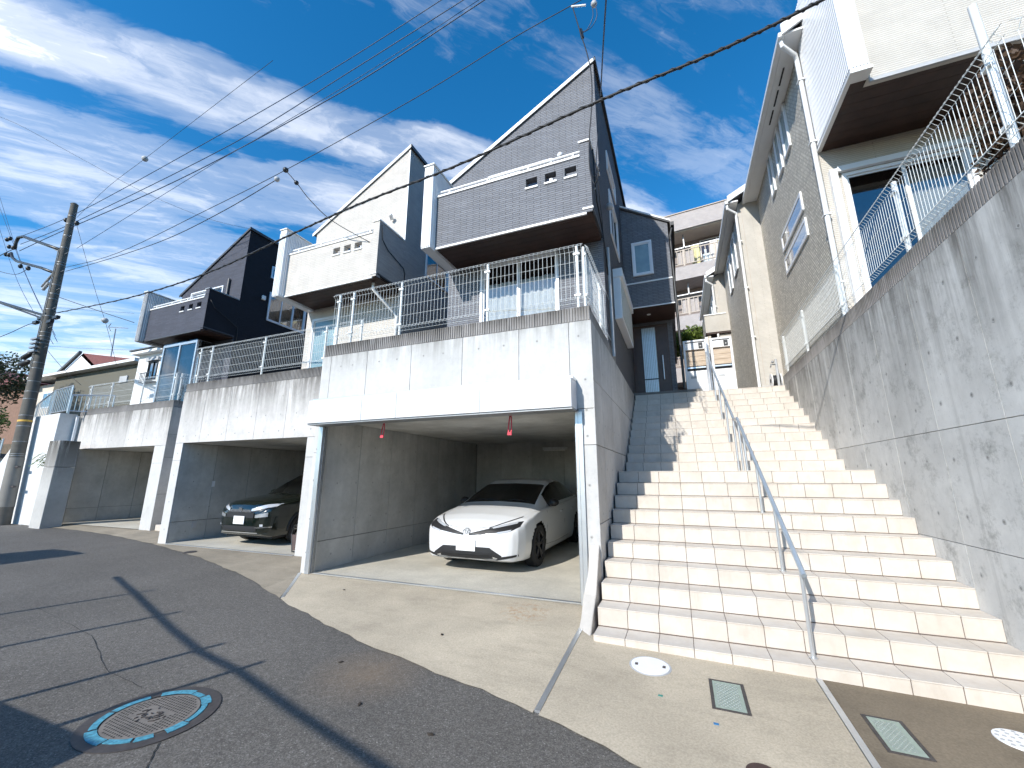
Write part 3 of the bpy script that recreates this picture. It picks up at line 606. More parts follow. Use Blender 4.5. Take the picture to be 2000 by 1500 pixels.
# ------------------------------------------------------------------ tiled stairs
XL, XR = -0.92, 2.32
ST = thing('staircase', 'broad cream tiled staircase climbing between the two concrete walls', 'stairs', (0.7, 4.4, -0.15))
def low(k): return (4.365+0.2682*k, -0.036+0.17505*k)
def high(j): return (7.794+0.2808*j, 1.539+0.17505*(j+1))
steps = [low(k) for k in range(10)] + [high(j) for j in range(11)]
cols = frange(XL, XL+0.2985*11, 0.2985); cols = [c for c in cols if c < XR-0.03] + [XR]
core = MB()
for i, (y, z) in enumerate(steps):
    y2 = steps[i+1][0] if i+1 < len(steps) else 14.6
    core.box(XL+0.003, XR-0.003, y+0.004, y2+0.02, -0.8 if i == 0 else steps[i-1][1]-0.2, z-0.004)
core.build('step_core', 'grout', ST)
_t = {}
def tile(w, h, d, name):
    k = (round(w, 3), round(h, 3), round(d, 3))
    if k not in _t:
        bm = bmesh.new(); bmesh.ops.create_cube(bm, size=1.0); bmesh.ops.scale(bm, vec=(w, d, h), verts=bm.verts)
        bmesh.ops.bevel(bm, geom=list(bm.edges), offset=0.0022, segments=1, affect='EDGES')
        me = bpy.data.meshes.new(name); bm.to_mesh(me); bm.free(); me.materials.append(M['tile']); _t[k] = me
    return _t[k]
J = 0.0056
for i, (y, z) in enumerate(steps):
    zl = (steps[i-1][1] if i else z-0.30); h = z-0.012-zl; dep = (steps[i+1][0] if i+1 < len(steps) else 11.4) - y
    for a, b in zip(cols, cols[1:]):
        w = round(b-a, 4)-J
        jz = random.uniform(-0.0006, 0.0006)
        inst(tile(w, h-J, 0.010, 'riser_tile'), 'riser_tile', ST, ((a+b)/2, y+0.004+jz, zl+h/2+J/2))
        if dep < 0.4:
            if i < 10: inst(tile(w, 0.011, dep-0.004, 'tread_tile'), 'tread_tile', ST, ((a+b)/2, y-0.006+dep/2, z-0.0055))
            elif a == cols[0]: MB().box(XL, XR, y-0.006, y+dep-0.004, z-0.011, z).build('tread_strip', 'tile', ST)
        elif a == cols[0]: MB().box(XL, XR, y-0.006, y+dep-0.004, z-0.011, z).build('landing_slab', 'tile', ST)
# stairs between the middle and the far left garage, only their first steps show
ST2 = thing('staircase', 'narrow tiled steps between the middle and the far left garage', 'stairs', (-12.3, 7.2, 0.0))
for k in range(19):
    MB().box(-13.33, -11.17, 7.2+0.28*k, 7.2+0.28*(k+1)+0.05, -0.3, 0.20+0.17*k).build('step', 'tile', ST2, bevel=0.003)

# hand rail up the middle of the stairs
HR = thing('handrail', 'grey tubular handrail up the middle of the tiled stairs', 'handrail', (0.9, 4.5, 0.0))
XH = 0.9
def rail_low(y): return 0.64 + (y-4.47)*0.588
def rail_up(y): return 2.42 + (y-7.70)*0.606
MB().tube([(XH, 4.44, rail_low(4.44)), (XH, 7.42, rail_low(7.42))], 0.0215, 14).build('rail', 'alu_rail', HR, 'auto')
MB().tube([(XH-0.02, 7.66, rail_up(7.66)), (XH-0.05, 11.35, rail_up(11.35))], 0.0215, 14).build('rail', 'alu_rail', HR, 'auto')
MB().tube([(XH, 7.38, rail_low(7.38)), (XH, 7.46, rail_low(7.40)), (XH-0.02, 7.56, 2.36), (XH-0.02, 7.68, rail_up(7.68))], 0.018, 12).build('elbow', 'alu', HR, 'auto')
def hpost(y, zb, f, x=XH):
    MB().tube([(x, y, zb), (x, y, f(y)-0.01)], 0.017, 12).build('post', 'alu', HR, 'auto'); MB().tube([(x, y, zb), (x, y, zb+0.006)], 0.034, 14).build('base_plate', 'alu', HR, 'auto')
for k in (0, 3, 6): hpost(low(k)[0]+0.17, low(k)[1], rail_low)
for y in (6.95, 7.35): hpost(y, steps[9][1], rail_low)
for y in (7.72,): hpost(y, steps[9][1], rail_up, XH-0.02)
for j in (2, 5, 8): hpost(high(j)[0]+0.12, high(j)[1], rail_up, XH-0.03)
hpost(11.3, 3.46, rail_up, XH-0.05)

# ------------------------------------------------------------------ big retaining wall on the right
RW = thing('retaining_wall', 'tall weathered grey concrete retaining wall along the right of the stairs', 'wall', (2.5, 5, -0.2))
MB().box(XR+0.02, 2.62, -6, 10.70, -0.9, 3.47).build('wall_core', 'core_dark', RW)
panels_x(RW, XR, [-6.0, -3.0, -0.9, 0.0, 0.9, 1.62, 2.45, 3.36, 4.27, 5.17, 6.07, 6.97, 7.87, 8.77, 9.67, 10.70], [-0.85, 0.85, 1.88, 3.48], 'concrete_right', -1, gap=0.006)
tie_holes(RW, [(XR, y, z) for y in [1.85+0.455*i for i in range(20)] for z in (0.25, 0.62, 1.10, 1.60, 2.12, 2.62, 3.15)], (-1, 0, 0), 0.018)
coping(RW, (XR+0.02, 10.70), (XR+0.02, -5.9), 3.482, 3.69, (-1, 0), 0.15)
mesh_fence('tall white mesh fence on top of the right retaining wall', None, (XR+0.06, 10.58), (XR+0.06, 3.41), 3.80, 4.60, [0.02, 1.62, 3.53, 5.42, 6.93], (-1, 0), pitch=0.052, hstep=0.19, two=False, post_lo=3.69, postw=0.05)
mesh_fence('white mesh fence running off to the right above the retaining wall', None, (XR+0.10, 3.41), (6.5, 3.41), 3.80, 4.60, [0.35, 2.2, 4.0], (0, -1), pitch=0.06, two=False, post_lo=3.45, postw=0.05)
tp = MB().tube([(XR+0.11, 3.66, 3.69), (XR+0.11, 3.66, 5.06)], 0.026, 12).build('clothes_pole_post', 'fence_white', None, 'auto'); tag(tp, 'bare white post rising above the mesh fence at the right', 'post')

# ------------------------------------------------------------------ houses
def wall(parent, name, mat, ax, c, u0, u1, z0, z1, ops, inward, depth=0.10):
    us = sorted(set([u0, u1] + [q for o in ops for q in o[:2]])); zs = sorted(set([z0, z1] + [q for o in ops for q in o[2:4]]))
    P = (lambda u, d, z: (u, c+inward*d, z)) if ax == 'y' else (lambda u, d, z: (c+inward*d, u, z))
    mb = MB()
    for a, b in zip(us, us[1:]):
        for e, f in zip(zs, zs[1:]):
            if any(o[0] <= (a+b)/2 <= o[1] and o[2] <= (e+f)/2 <= o[3] for o in ops): continue
            mb.quad(P(a, 0, e), P(b, 0, e), P(b, 0, f), P(a, 0, f))
    for o in ops:
        a, b, e, f = o[:4]; d = depth
        mb.quad(P(a, 0, e), P(a, d, e), P(a, d, f), P(a, 0, f)); mb.quad(P(b, 0, e), P(b, 0, f), P(b, d, f), P(b, d, e))
        mb.quad(P(a, 0, e), P(b, 0, e), P(b, d, e), P(a, d, e)); mb.quad(P(a, 0, f), P(a, d, f), P(b, d, f), P(b, 0, f))
    return mb.build(name, mat, parent)
def window(parent, ax, c, u0, u1, z0, z1, inward, panes=2, fw=0.045, gl='glass', fm='white_metal', curtain=None, proud=0.03, deep=0.05, hsplit=False, surf=False):
    """aluminium frame standing a little proud of the wall, each pane a sheet of its own"""
    def bx(mb, a, b, e, f, d0, d1):
        if ax == 'y': mb.box(a, b, c+inward*d0, c+inward*d1, e, f)
        else: mb.box(c+inward*d0, c+inward*d1, a, b, e, f)
    fr = MB(); bx(fr, u0, u1, z0, z0+fw, -proud, deep); bx(fr, u0, u1, z1-fw, z1, -proud, deep); bx(fr, u0, u0+fw, z0+fw, z1-fw, -proud, deep); bx(fr, u1-fw, u1, z0+fw, z1-fw, -proud, deep)
    w = fr.build('window', fm, parent, bevel=0.003)
    n = panes; iw = (u1-u0-2*fw)/n if not hsplit else (z1-z0-2*fw)/n
    for i in range(n):
        if hsplit: a, b, e, f = u0+fw, u1-fw, z0+fw+iw*i, z0+fw+iw*(i+1)
        else: a, b, e, f = u0+fw+iw*i, u0+fw+iw*(i+1), z0+fw, z1-fw
        dd = (0.012 + 0.022*(i % 2)) if not surf else -0.018; s = 0.03
        sa = MB(); bx(sa, a, b, e, e+s, dd-0.012, dd+0.012); bx(sa, a, b, f-s, f, dd-0.012, dd+0.012); bx(sa, a, a+s, e+s, f-s, dd-0.012, dd+0.012); bx(sa, b-s, b, e+s, f-s, dd-0.012, dd+0.012)
        sa.build('sash', fm, w)
        g = MB(); bx(g, a+s, b-s, e+s, f-s, dd-0.003, dd+0.003); g.build('pane', gl, w)
    if curtain:
        cm, frac0, frac1, drop = curtain; mb = MB(); n = 48; L = u1-u0; zc = z1-fw-drop*(z1-z0)
        P = (lambda u, d, z: (u, c+inward*d, z)) if ax == 'y' else (lambda u, d, z: (c+inward*d, u, z))
        A = [u0 + L*(frac0 + (frac1-frac0)*i/n) for i in range(n+1)]
        for i, u in enumerate(A):
            d = 0.12 + 0.018*math.sin(i*1.55) + 0.008*math.sin(i*0.7+1); mb.v += [P(u, d, z0+0.02), P(u, d*1.0, zc)]
        mb.f = [(2*i, 2*i+2, 2*i+3, 2*i+1) for i in range(n)]
        mb.build('curtain', cm, w, True)
    return w
def corrugated(parent, x, y0, y1, z0, z1, face, pitch=0.045, mat='white_metal'):
    """fin cladding with upright ribs on the side facing along X"""
    mb = MB(); n = int((y1-y0)/pitch)
    for i in range(n):
        a = y0 + (y1-y0)*i/n; b = a + (y1-y0)/n*0.55
        mb.box(x, x+face*0.014, a, b, z0, z1)
    mb.build('ribbed_cladding', mat, parent)

def shed_house(label, xr, xl, yb, yg, yback, dz, front, side, trim, fin_mat, low_win, up_win, right_wins, slots, rail_gap=0.30, rear=None):
    """three-storey house: shed roof rising to the right, box balcony hung on the front with a metal fin at its left end"""
    H = thing('house', label, 'house', ((xr+xl)/2, yg, 3.45))
    zb, zt, zp, za, zf = 5.63+dz, 6.70+dz, 6.97+dz, 9.66+dz, 7.34+dz
    sl = 0.59; zl = za - sl*(xr-xl); zg = 3.40
    # front: lower rectangle with openings, then the sloped gable
    ops = [low_win[:4], up_win[:4]]
    zm = min(zl, up_win[3]+0.3) if up_win[3] > zl-0.2 else zl
    if up_win[3] < zl:
        wall(H, 'front_wall', front, 'y', yg, xl, xr, zg, zl, ops, 1)
        MB().add([(xl, yg, zl), (xr, yg, zl), (xr, yg, za)], [(0, 1, 2)]).build('gable', front, H)
    else:
        xs = xr - (za-up_win[3]-0.02)/sl                                   # left limit of the wall at window-head height
        zt2 = up_win[3]+0.02
        wall(H, 'front_wall', front, 'y', yg, xl, xr, zg, zl, [low_win[:4], (up_win[0], up_win[1], up_win[2], zl)], 1)
        mb = MB(); mb.quad((xl, yg, zl), (up_win[0], yg, zl), (up_win[0], yg, min(zt2, za-sl*(xr-up_win[0])))); mb.quad((up_win[1], yg, zl), (xr, yg, zl), (xr, yg, zt2), (up_win[1], yg, zt2))
        mb.quad((up_win[0], yg, up_win[3]), (up_win[1], yg, up_win[3]), (up_win[1], yg, zt2), (up_win[0], yg, zt2)); mb.quad((xs, yg, zt2), (xr, yg, zt2), (xr, yg, za)); mb.build('gable', front, H)
    wall(H, 'right_wall', side, 'x', xr, yg, yback, zg, za, [w[:4] for w in right_wins], -1)
    MB().quad((xl, yg, zg), (xl, yback, zg), (xl, yback, zl), (xl, yg, zl)).build('left_wall', side, H)
    MB().add([(xl, yback, zg), (xr, yback, zg), (xr, yback, za), (xl, yback, zl)], [(0, 1, 2, 3)]).build('back_wall', side, H)
    for z in (5.35+dz,):
        MB().box(xl+0.02, xr-0.02, yg+0.2, yback-0.1, z, z+0.25).build('floor_slab', 'interior', H)
    MB().box(xl+0.02, xr-0.02, yg+2.4, yg+2.5, zg, zl).build('partition', 'interior', H)
    # roof slab with gable flashing
    t = 0.055; ov = 0.03
    MB().prism([(xr+ov, za+0.02), (xr+ov, za+0.02+t), (xl-0.10, zl+0.02+t-sl*0.12), (xl-0.10, zl+0.02-sl*0.12)], 'y', yg-ov, yback+0.1).build('roof', trim if trim == 'dark_trim' else 'roof_dark', H)
    MB().prism([(xr+ov+0.004, za-0.005), (xr+ov+0.004, za+0.02+t+0.006), (xl-0.12, zl+0.02+t-sl*0.14+0.006), (xl-0.12, zl-sl*0.14-0.005)], 'y', yg-ov-0.015, yg-ov+0.002).build('verge_flashing', trim, H)
    MB().box(xr+ov+0.002, xr+ov+0.03, yg-ov-0.028, yback, za-0.03, za+0.06).build('eave_flashing', trim if trim == 'dark_trim' else 'dark_trim', H)
    MB().box(xr-0.035, xr+0.006, yg-0.008, yg+0.002, zp+0.05, za-0.06).build('corner_trim', front if trim == 'dark_trim' else trim if front == 'siding_cream' else front, H)
    # windows
    window(H, 'y', yg, *low_win[:4], 1, **low_win[4]); window(H, 'y', yg, *up_win[:4], 1, **up_win[4])
    for w in right_wins: window(H, 'x', xr, *w[:4], -1, **w[4])
    # balcony box
    B = MB(); x0 = xl + 0.22
    wall(H, 'balcony_front', front, 'y', yb, x0, xr, zb, zt, slots, 1, 0.13)
    MB().box(x0, xr-0.17, yb+0.13, yb+0.135, zb, slots[0][2] if slots else zt).build('balcony_lining', front, H)
    MB().box(x0, xr-0.17, yb+0.13, yb+0.135, slots[0][3], zt).build('balcony_lining', front, H)
    for a, b, e, f in slots:
        MB().box(a-0.012, b+0.012, yb-0.022, yb+0.12, e-0.012, e+0.022).build('slot_sill', trim if trim != 'dark_trim' else 'trim_white', H, bevel=0.003)
    MB().box(xr-0.17, xr, yb+0.001, yb+0.13, zt+0.001, zp).build('balcony_pier', front, H)
    MB().box(xr-0.12, xr, yb+0.131, yg-0.002, zb+0.09, zp).build('balcony_side', side, H)
    MB().box(xr-0.0, xr+0.002, yb+0.001, yb+0.131, zb, zp).build('balcony_corner', side, H)
    cm = trim if trim != 'dark_trim' else 'galv'
    MB().box(xr-0.19, xr+0.02, yb-0.02, yg-0.01, zp+0.001, zp+0.035).build('side_coping', cm, H, bevel=0.003)
    MB().box(x0, xr-0.172, yb-0.02, yb+0.15, zt+0.002, zt+0.042).build('front_coping', 'trim_white', H, bevel=0.003)
    MB().box(x0, xr-0.10, yb-0.012, yb+0.02, zb-0.035, zb-0.001).build('bottom_trim', trim if trim != 'dark_trim' else 'dark_trim', H)
    MB().box(xr-0.16, xr+0.014, yb-0.014, yb+0.02, zb+0.055, zb+0.085).build('corner_trim', trim if trim != 'dark_trim' else 'dark_trim', H)
    MB().box(xr-0.02, xr+0.012, yb+0.022, yg-0.002, zb+0.05, zb+0.088).build('side_trim', 'dark_trim', H)
    n = 6
    for i in range(n):
        a = yb+0.022 + (yg-yb-0.03)*i/n; b = a + (yg-yb-0.03)/n - 0.006
        MB().box(x0+0.001, xr-0.02, a, b, zb+0.0, zb+0.03).build('soffit_board', 'wood_soffit', H)
    MB().box(x0, xr-0.13, yb+0.15, yg-0.002, zb+0.05, zb+0.16).build('balcony_floor', 'roof_dark', H)
    rl = MB().tube([(x0, yb+0.06, zt+0.042+0.115), (xr-0.18, yb+0.06, zt+0.042+0.115)], 0.020, 10); rl.build('rail', 'trim_white', H, 'auto')
    for i in range(4):
        x = x0+0.25 + (xr-x0-0.55)*i/3; MB().box(x-0.012, x+0.012, yb+0.045, yb+0.075, zt+0.04, zt+0.15).build('rail_post', 'trim_white', H)
    # metal fin at the left end
    MB().box(x0-0.20, x0-0.002, yb-0.15, yg-0.002, zb-0.05, zf).build('fin', fin_mat, H, bevel=0.006); corrugated(H, x0-0.002, yb-0.10, yg-0.01, zb-0.02, zf-0.03, 1)
    mb = MB()
    for i in range(4): mb.box(x0-0.19+0.047*i, x0-0.165+0.047*i, yb-0.164, yb-0.149, zb-0.03, zf-0.10)
    mb.build('ribbed_cladding', fin_mat, H)
    MB().box(x0-0.215, x0+0.025, yb-0.175, yg-0.003, zf+0.001, zf+0.03).build('fin_cap', 'trim_white', H, bevel=0.003)
    return H

# grey house nearest the stairs
xr = -0.97
H1 = shed_house('tall grey brick-pattern house with a pointed gable next to the stairs', xr, -4.16, 5.87, 6.78, 16.5, 0.0, 'siding_grey', 'siding_grey_shaded', 'trim_white', 'white_metal',
    (-3.42, -1.80, 3.50, 5.62, dict(panes=2, fw=0.055, curtain=('curtain', 0.04, 0.97, 0.16), gl='glass_clear')),
    (-3.27, -1.87, 6.0, 7.66, dict(panes=2, gl='glass_dark')),
    [(7.95, 9.25, 8.05, 8.55, dict(panes=2, gl='glass_dark')), (8.0, 9.30, 6.50, 7.60, dict(panes=2, gl='glass_dark', fw=0.05))],
    [(-2.11, -1.90, 6.36, 6.56), (-1.76, -1.56, 6.36, 6.56), (-1.41, -1.21, 6.36, 6.56)])
# shuttered bay window low on the right flank
MB().box(xr-0.01, xr+0.14, 7.95, 10.05, 4.55, 5.62).build('shutter_frame', 'white_metal', H1, bevel=0.006)
MB().box(xr+0.141, xr+0.150, 8.03, 9.98, 4.63, 5.42).build('shutter_panel', 'curtain_dim', H1); MB().box(xr+0.0, xr+0.19, 7.93, 10.07, 5.45, 5.64).build('shutter_hood', 'white_metal', H1, bevel=0.006)
# rear entrance block
YB = 10.3
MB().add([(xr+0.004, YB, 5.70), (0.20, YB, 5.70), (0.28, YB, 7.85), (xr+0.004, YB, 8.62)], [(0, 1, 2, 3)])
blk = MB().prism([(xr+0.004, 5.70), (0.20, 5.70), (0.20, 7.92), (xr+0.004, 8.62)], 'y', YB, 16.4); blk.build('entrance_block', 'siding_grey', H1)
MB().prism([(xr+0.006, 8.625), (0.27, 7.885), (0.27, 7.96), (xr+0.006, 8.70)], 'y', YB-0.05, 16.4).build('block_roof', 'roof_dark', H1); MB().prism([(xr+0.008, 8.66), (0.275, 7.92), (0.275, 7.965), (xr+0.008, 8.705)], 'y', YB-0.07, YB-0.051).build('block_verge', 'trim_white', H1)
MB().box(xr+0.005, 0.205, YB-0.018, YB-0.001, 6.35, 6.385).build('band_trim', 'trim_white', H1); MB().box(xr+0.005, 0.21, YB-0.02, YB-0.002, 5.672, 5.700).build('bottom_trim', 'trim_white', H1)
MB().box(xr+0.006, 0.195, YB+0.03, 11.40, 5.665, 5.698).build('porch_soffit', 'wood_soffit', H1)
MB().tube([(-0.45, 10.8, 5.655), (-0.45, 10.8, 5.664)], 0.05, 16).build('porch_light', 'trim_white', H1)
fr = window(H1, 'y', YB, -0.735, -0.225, 6.55, 7.51, 1, panes=1, fw=0.055, gl='glass_frost', proud=0.05, deep=-0.002, surf=True)
MB().box(xr+0.004, 0.10, 11.40, 16.3, 3.40, 5.66).build('entrance_wall', 'siding_grey', H1)
MB().box(xr+0.005, 0.62, 10.62, 11.38, 3.46, 3.53).build('door_step', 'core_dark', H1)
D = MB().box(-0.93, -0.06, 11.34, 11.398, 3.53, 5.50).build('door', 'door_brown', H1, bevel=0.004)
MB().box(-0.70, -0.345, 11.325, 11.339, 3.56, 5.47).build('door_light', 'curtain_dim', D)
mb = MB()
for i in range(8): mb.box(-0.695+0.0437*i, -0.672+0.0437*i, 11.312, 11.324, 3.56, 5.47)
mb.build('door_bar', 'alu', D)
for z in (4.0,): MB().box(-0.70, -0.345, 11.308, 11.3115, z, z+0.03).build('door_bar', 'black_plastic', D)
mb = MB(); mb.tube([(-0.20, 11.27, 3.98), (-0.20, 11.27, 4.64)], 0.016, 10); mb.tube([(-0.20, 11.335, 4.03), (-0.20, 11.27, 4.03)], 0.009, 6); mb.tube([(-0.20, 11.335, 4.59), (-0.20, 11.27, 4.59)], 0.009, 6); mb.build('door_handle', 'alu', D, 'auto')
df = MB().box(-0.965, -0.931, 11.33, 11.398, 3.53, 5.55).box(-0.059, -0.02, 11.33, 11.398, 3.53, 5.55).box(-0.931, -0.059, 11.33, 11.398, 5.501, 5.55); df.build('door_frame', 'door_brown', H1)
# gutter and rain pipe of the block
MB().box(0.275, 0.36, YB-0.05, 16.4, 7.80, 7.90).build('gutter', 'black_metal', H1)
MB().tube([(0.30, YB+0.05, 7.80), (0.24, YB+0.03, 7.55), (0.24, YB+0.03, 3.50)], 0.032, 10).build('rain_pipe', 'black_metal', H1, 'auto')
# fittings on the right flank: meter cable, clips, lamp, downpipe
mb = MB(); mb.tube([(xr+0.03, 6.0, 6.9), (xr+0.03, 6.05, 6.4), (xr+0.03, 6.15, 6.0), (xr+0.03, 6.6, 5.75), (xr+0.03, 6.95, 5.3), (xr+0.03, 7.0, 5.05)], 0.012, 6); mb.build('service_cable', 'cable', H1, True)
lp = MB().ball((xr+0.10, 7.25, 6.62), 0.07, 12, 8, 1.1); lp.build('outdoor_lamp', 'grey_box', H1, True)
for z in (6.2, 6.45): MB().ball((xr+0.02, 6.1, z), 0.02, 8, 5).build('cable_clip', 'grey_box', H1, True)
MB().tube([(xr+0.05, 7.02, 5.6), (xr+0.05, 7.02, 3.5)], 0.03, 10).build('rain_pipe', 'grey_box', H1, 'auto')
MB().ball((-1.70, 6.75, 7.66), 0.06, 12, 8).build('vent_cap', 'trim_white', H1, True)

# cream house in the middle
xr = -5.76
H2 = shed_house('cream fronted middle house with grey flank and pointed gable', xr, -8.72, 6.40, 7.31, 16.5, 0.06, 'siding_cream', 'siding_midgrey', 'trim_white', 'white_metal',
    (-8.50, -7.65, 3.50, 5.42, dict(panes=1, fw=0.06, gl='glass_frost')),
    (-7.75, -6.5, 6.05, 7.62, dict(panes=2, gl='glass_dark')),
    [(8.20, 9.35, 6.55, 7.30, dict(panes=2, gl='glass', curtain=('curtain_dim', 0.0, 1.0, 0.02), fw=0.045))],
    [(-7.06, -6.86, 6.44, 6.63), (-6.74, -6.54, 6.44, 6.63), (-6.43, -6.22, 6.44, 6.63)])
mb = MB(); mb.tube([(-6.0, 6.62, 5.66), (-6.0, 6.62, 5.52), (-5.9, 7.2, 5.20), (-5.82, 7.26, 5.1), (-5.82, 7.26, 3.5)], 0.035, 10); mb.build('rain_pipe', 'trim_white', H2, True)
MB().ball((xr+0.03, 8.0, 7.50), 0.06, 12, 8).build('vent_cap', 'grey_box', H2, True)
mb = MB(); mb.tube([(xr+0.02, 6.45, 6.95), (xr+0.03, 6.5, 6.6), (xr+0.03, 6.7, 6.45), (xr+0.03, 7.28, 6.30), (xr+0.03, 7.34, 6.2), (xr+0.03, 7.34, 5.7)], 0.012, 6); mb.build('service_cable', 'cable', H2, True)
mb = MB(); mb.tube([(-6.15, 7.26, 7.70), (-6.15, 7.20, 7.78), (-6.15, 7.15, 7.78)], 0.045, 10); mb.build('vent_pipe', 'trim_white', H2, True)
# navy house at the left
xr = -13.3
H3 = shed_house('dark navy house at the left with a box balcony on the front', xr, -16.55, 7.48, 8.45, 16.5, 0.28, 'siding_navy', 'siding_navy_shaded', 'dark_trim', 'grey_box',
    (-16.2, -14.9, 3.50, 5.55, dict(panes=2, fw=0.06, gl='glass_dark', fm='alu')),
    (-16.0, -14.25, 6.25, 7.98, dict(panes=2, gl='glass', curtain=('curtain', 0.5, 1.0, 0.05))),
    [(9.45, 11.05, 6.92, 8.02, dict(panes=3, gl='glass', fm='alu', curtain=('curtain_dim', 0.0, 1.0, 0.02), fw=0.06)), (9.40, 9.72, 8.55, 9.02, dict(panes=1, gl='glass_mirror', fm='alu'))],
    [(-14.62, -14.42, 6.66, 6.86), (-14.20, -14.0, 6.66, 6.86), (-13.80, -13.58, 6.66, 6.86)])
lp = MB().box(xr, xr+0.08, 9.17, 9.30, 7.60, 7.76); lp.build('outdoor_lamp', 'trim_white', H3, bevel=0.02)
mb = MB(); mb.tube([(xr+0.03, 7.55, 6.9), (xr+0.03, 7.7, 6.7), (xr+0.03, 8.5, 6.3), (xr+0.03, 8.52, 6.2), (xr+0.03, 8.52, 5.3)], 0.012, 6); mb.build('service_cable', 'cable', H3, True)
MB().tube([(-13.95, 8.40, 8.15), (-13.95, 8.40, 7.0)], 0.04, 8).build('vent_pipe', 'dark_trim', H3, 'auto')
# aluminium sun room frame in front of the navy house
SR = thing('sun_room', 'glazed aluminium sun room leaning on the front of the navy house', 'sun room', (-14.7, 7.9, 3.43))
for x in (-15.55, -14.7, -13.87): MB().box(x-0.03, x+0.03, 7.70, 7.76, 3.43, 5.62).build('post', 'alu', SR, bevel=0.003)
MB().box(-15.58, -13.84, 7.70, 7.76, 5.62, 5.70).build('head_rail', 'alu', SR); MB().box(-15.58, -13.84, 7.70, 8.42, 5.701, 5.73).build('roof_sheet', 'glass_dark', SR)
for a, b in ((-15.52, -14.73), (-14.67, -13.90)): MB().box(a, b, 7.725, 7.735, 3.5, 5.62).build('pane', 'glass', SR)

# ------------------------------------------------------------------ ivory houses on the right, above the retaining wall
X4, Y4 = 2.62, 7.45
H4 = thing('house', 'ivory house with ribbed siding and overhanging balcony at the upper right', 'house', (5.5, 8, 3.45))
wins = [(8.60, 9.02, 8.00, 9.03, dict(panes=1, gl='glass_frost', proud=0.04, fw=0.045, surf=True)), (9.24, 9.62, 8.00, 9.05, dict(panes=1, gl='glass_frost', proud=0.04, fw=0.045, surf=True)), (10.02, 10.36, 8.00, 9.08, dict(panes=1, gl='glass_frost', proud=0.04, fw=0.045, surf=True)),
        (8.54, 10.22, 6.48, 6.88, dict(panes=1, gl='glass_mirror', proud=0.03, fw=0.035, surf=True)), (8.52, 10.22, 5.92, 6.30, dict(panes=1, gl='glass_mirror', proud=0.03, fw=0.035, surf=True))]
wall(H4, 'left_wall', 'siding_beige', 'x', X4, Y4, 11.96, 3.40, 9.25, [w[:4] for w in wins], 1)
for w in wins: window(H4, 'x', X4, *w[:4], 1, **w[4])
gw = (2.86, 4.45, 3.75, 6.33); uw = (5.2, 5.9, 5.5, 6.35)
wall(H4, 'front_wall', 'siding_ivory', 'y', Y4, X4, 9.0, 3.40, 9.25, [gw, uw], 1)
window(H4, 'y', Y4, *gw, 1, panes=2, fw=0.06, gl='glass', curtain=('curtain', 0.55, 1.0, 0.02)); window(H4, 'y', Y4, *uw, 1, panes=1, gl='glass_dark')
MB().box(X4+0.03, 8.9, 11.0, 11.1, 3.4, 9.2).build('partition', 'interior', H4); MB().box(X4+0.03, 8.9, Y4+0.2, 11, 6.55, 6.7).build('floor_slab', 'interior', H4)
MB().box(X4+0.07, X4+0.17, Y4-0.10, Y4-0.002, 3.5, 6.40).build('shutter_casing', 'white_metal', H4, bevel=0.004); MB().box(2.80, 4.52, Y4-0.10, Y4-0.032, 6.335, 6.43).build('shutter_casing', 'white_metal', H4, bevel=0.004)
MB().add([(X4, 11.96, 3.4), (9, 11.96, 3.4), (9, 11.96, 9.25), (X4, 11.96, 9.25)], [(0, 1, 2, 3)]).build('back_wall', 'siding_ivory', H4)
# roof rising to the right with deep boxed eave and gutter
MB().prism([(2.30, 9.10), (6.5, 11.4), (9.2, 10.0), (9.2, 10.12), (6.5, 11.52), (2.30, 9.22)], 'y', Y4-0.42, 12.3).build('roof', 'roof_dark', H4)
MB().prism([(X4, 9.24), (6.5, 11.40), (9.0, 10.1), (9.0, 9.24)], 'y', Y4+0.001, Y4+0.09).build('gable', 'siding_ivory', H4)
MB().box(2.34, X4-0.001, Y4-0.40, 12.25, 9.06, 9.10).build('eave_soffit', 'trim_white', H4); MB().prism([(2.28, 9.02), (6.5, 11.33), (6.5, 11.53), (2.28, 9.24)], 'y', Y4-0.46, Y4-0.421).build('barge_board', 'trim_white', H4)
mb = MB()
for i in range(3): mb.box(2.44, 2.47, 7.75+0.5*i, 8.15+0.5*i, 9.050, 9.058)
mb.build('eave_vent', 'black_plastic', H4)
MB().box(2.24, 2.335, Y4-0.40, 12.25, 9.04, 9.14).build('gutter', 'trim_white', H4, bevel=0.015)
MB().tube([(2.29, Y4-0.30, 9.04), (2.30, Y4-0.30, 8.93), (2.52, Y4-0.12, 8.83), (2.55, Y4-0.06, 8.75), (2.55, Y4-0.06, 3.5)], 0.038, 12).build('rain_pipe', 'trim_white', H4, 'auto')
for z in (8.3, 7.0, 5.6, 4.4): MB().box(2.50, 2.60, Y4-0.11, Y4-0.003, z, z+0.03).build('pipe_bracket', 'trim_white', H4)
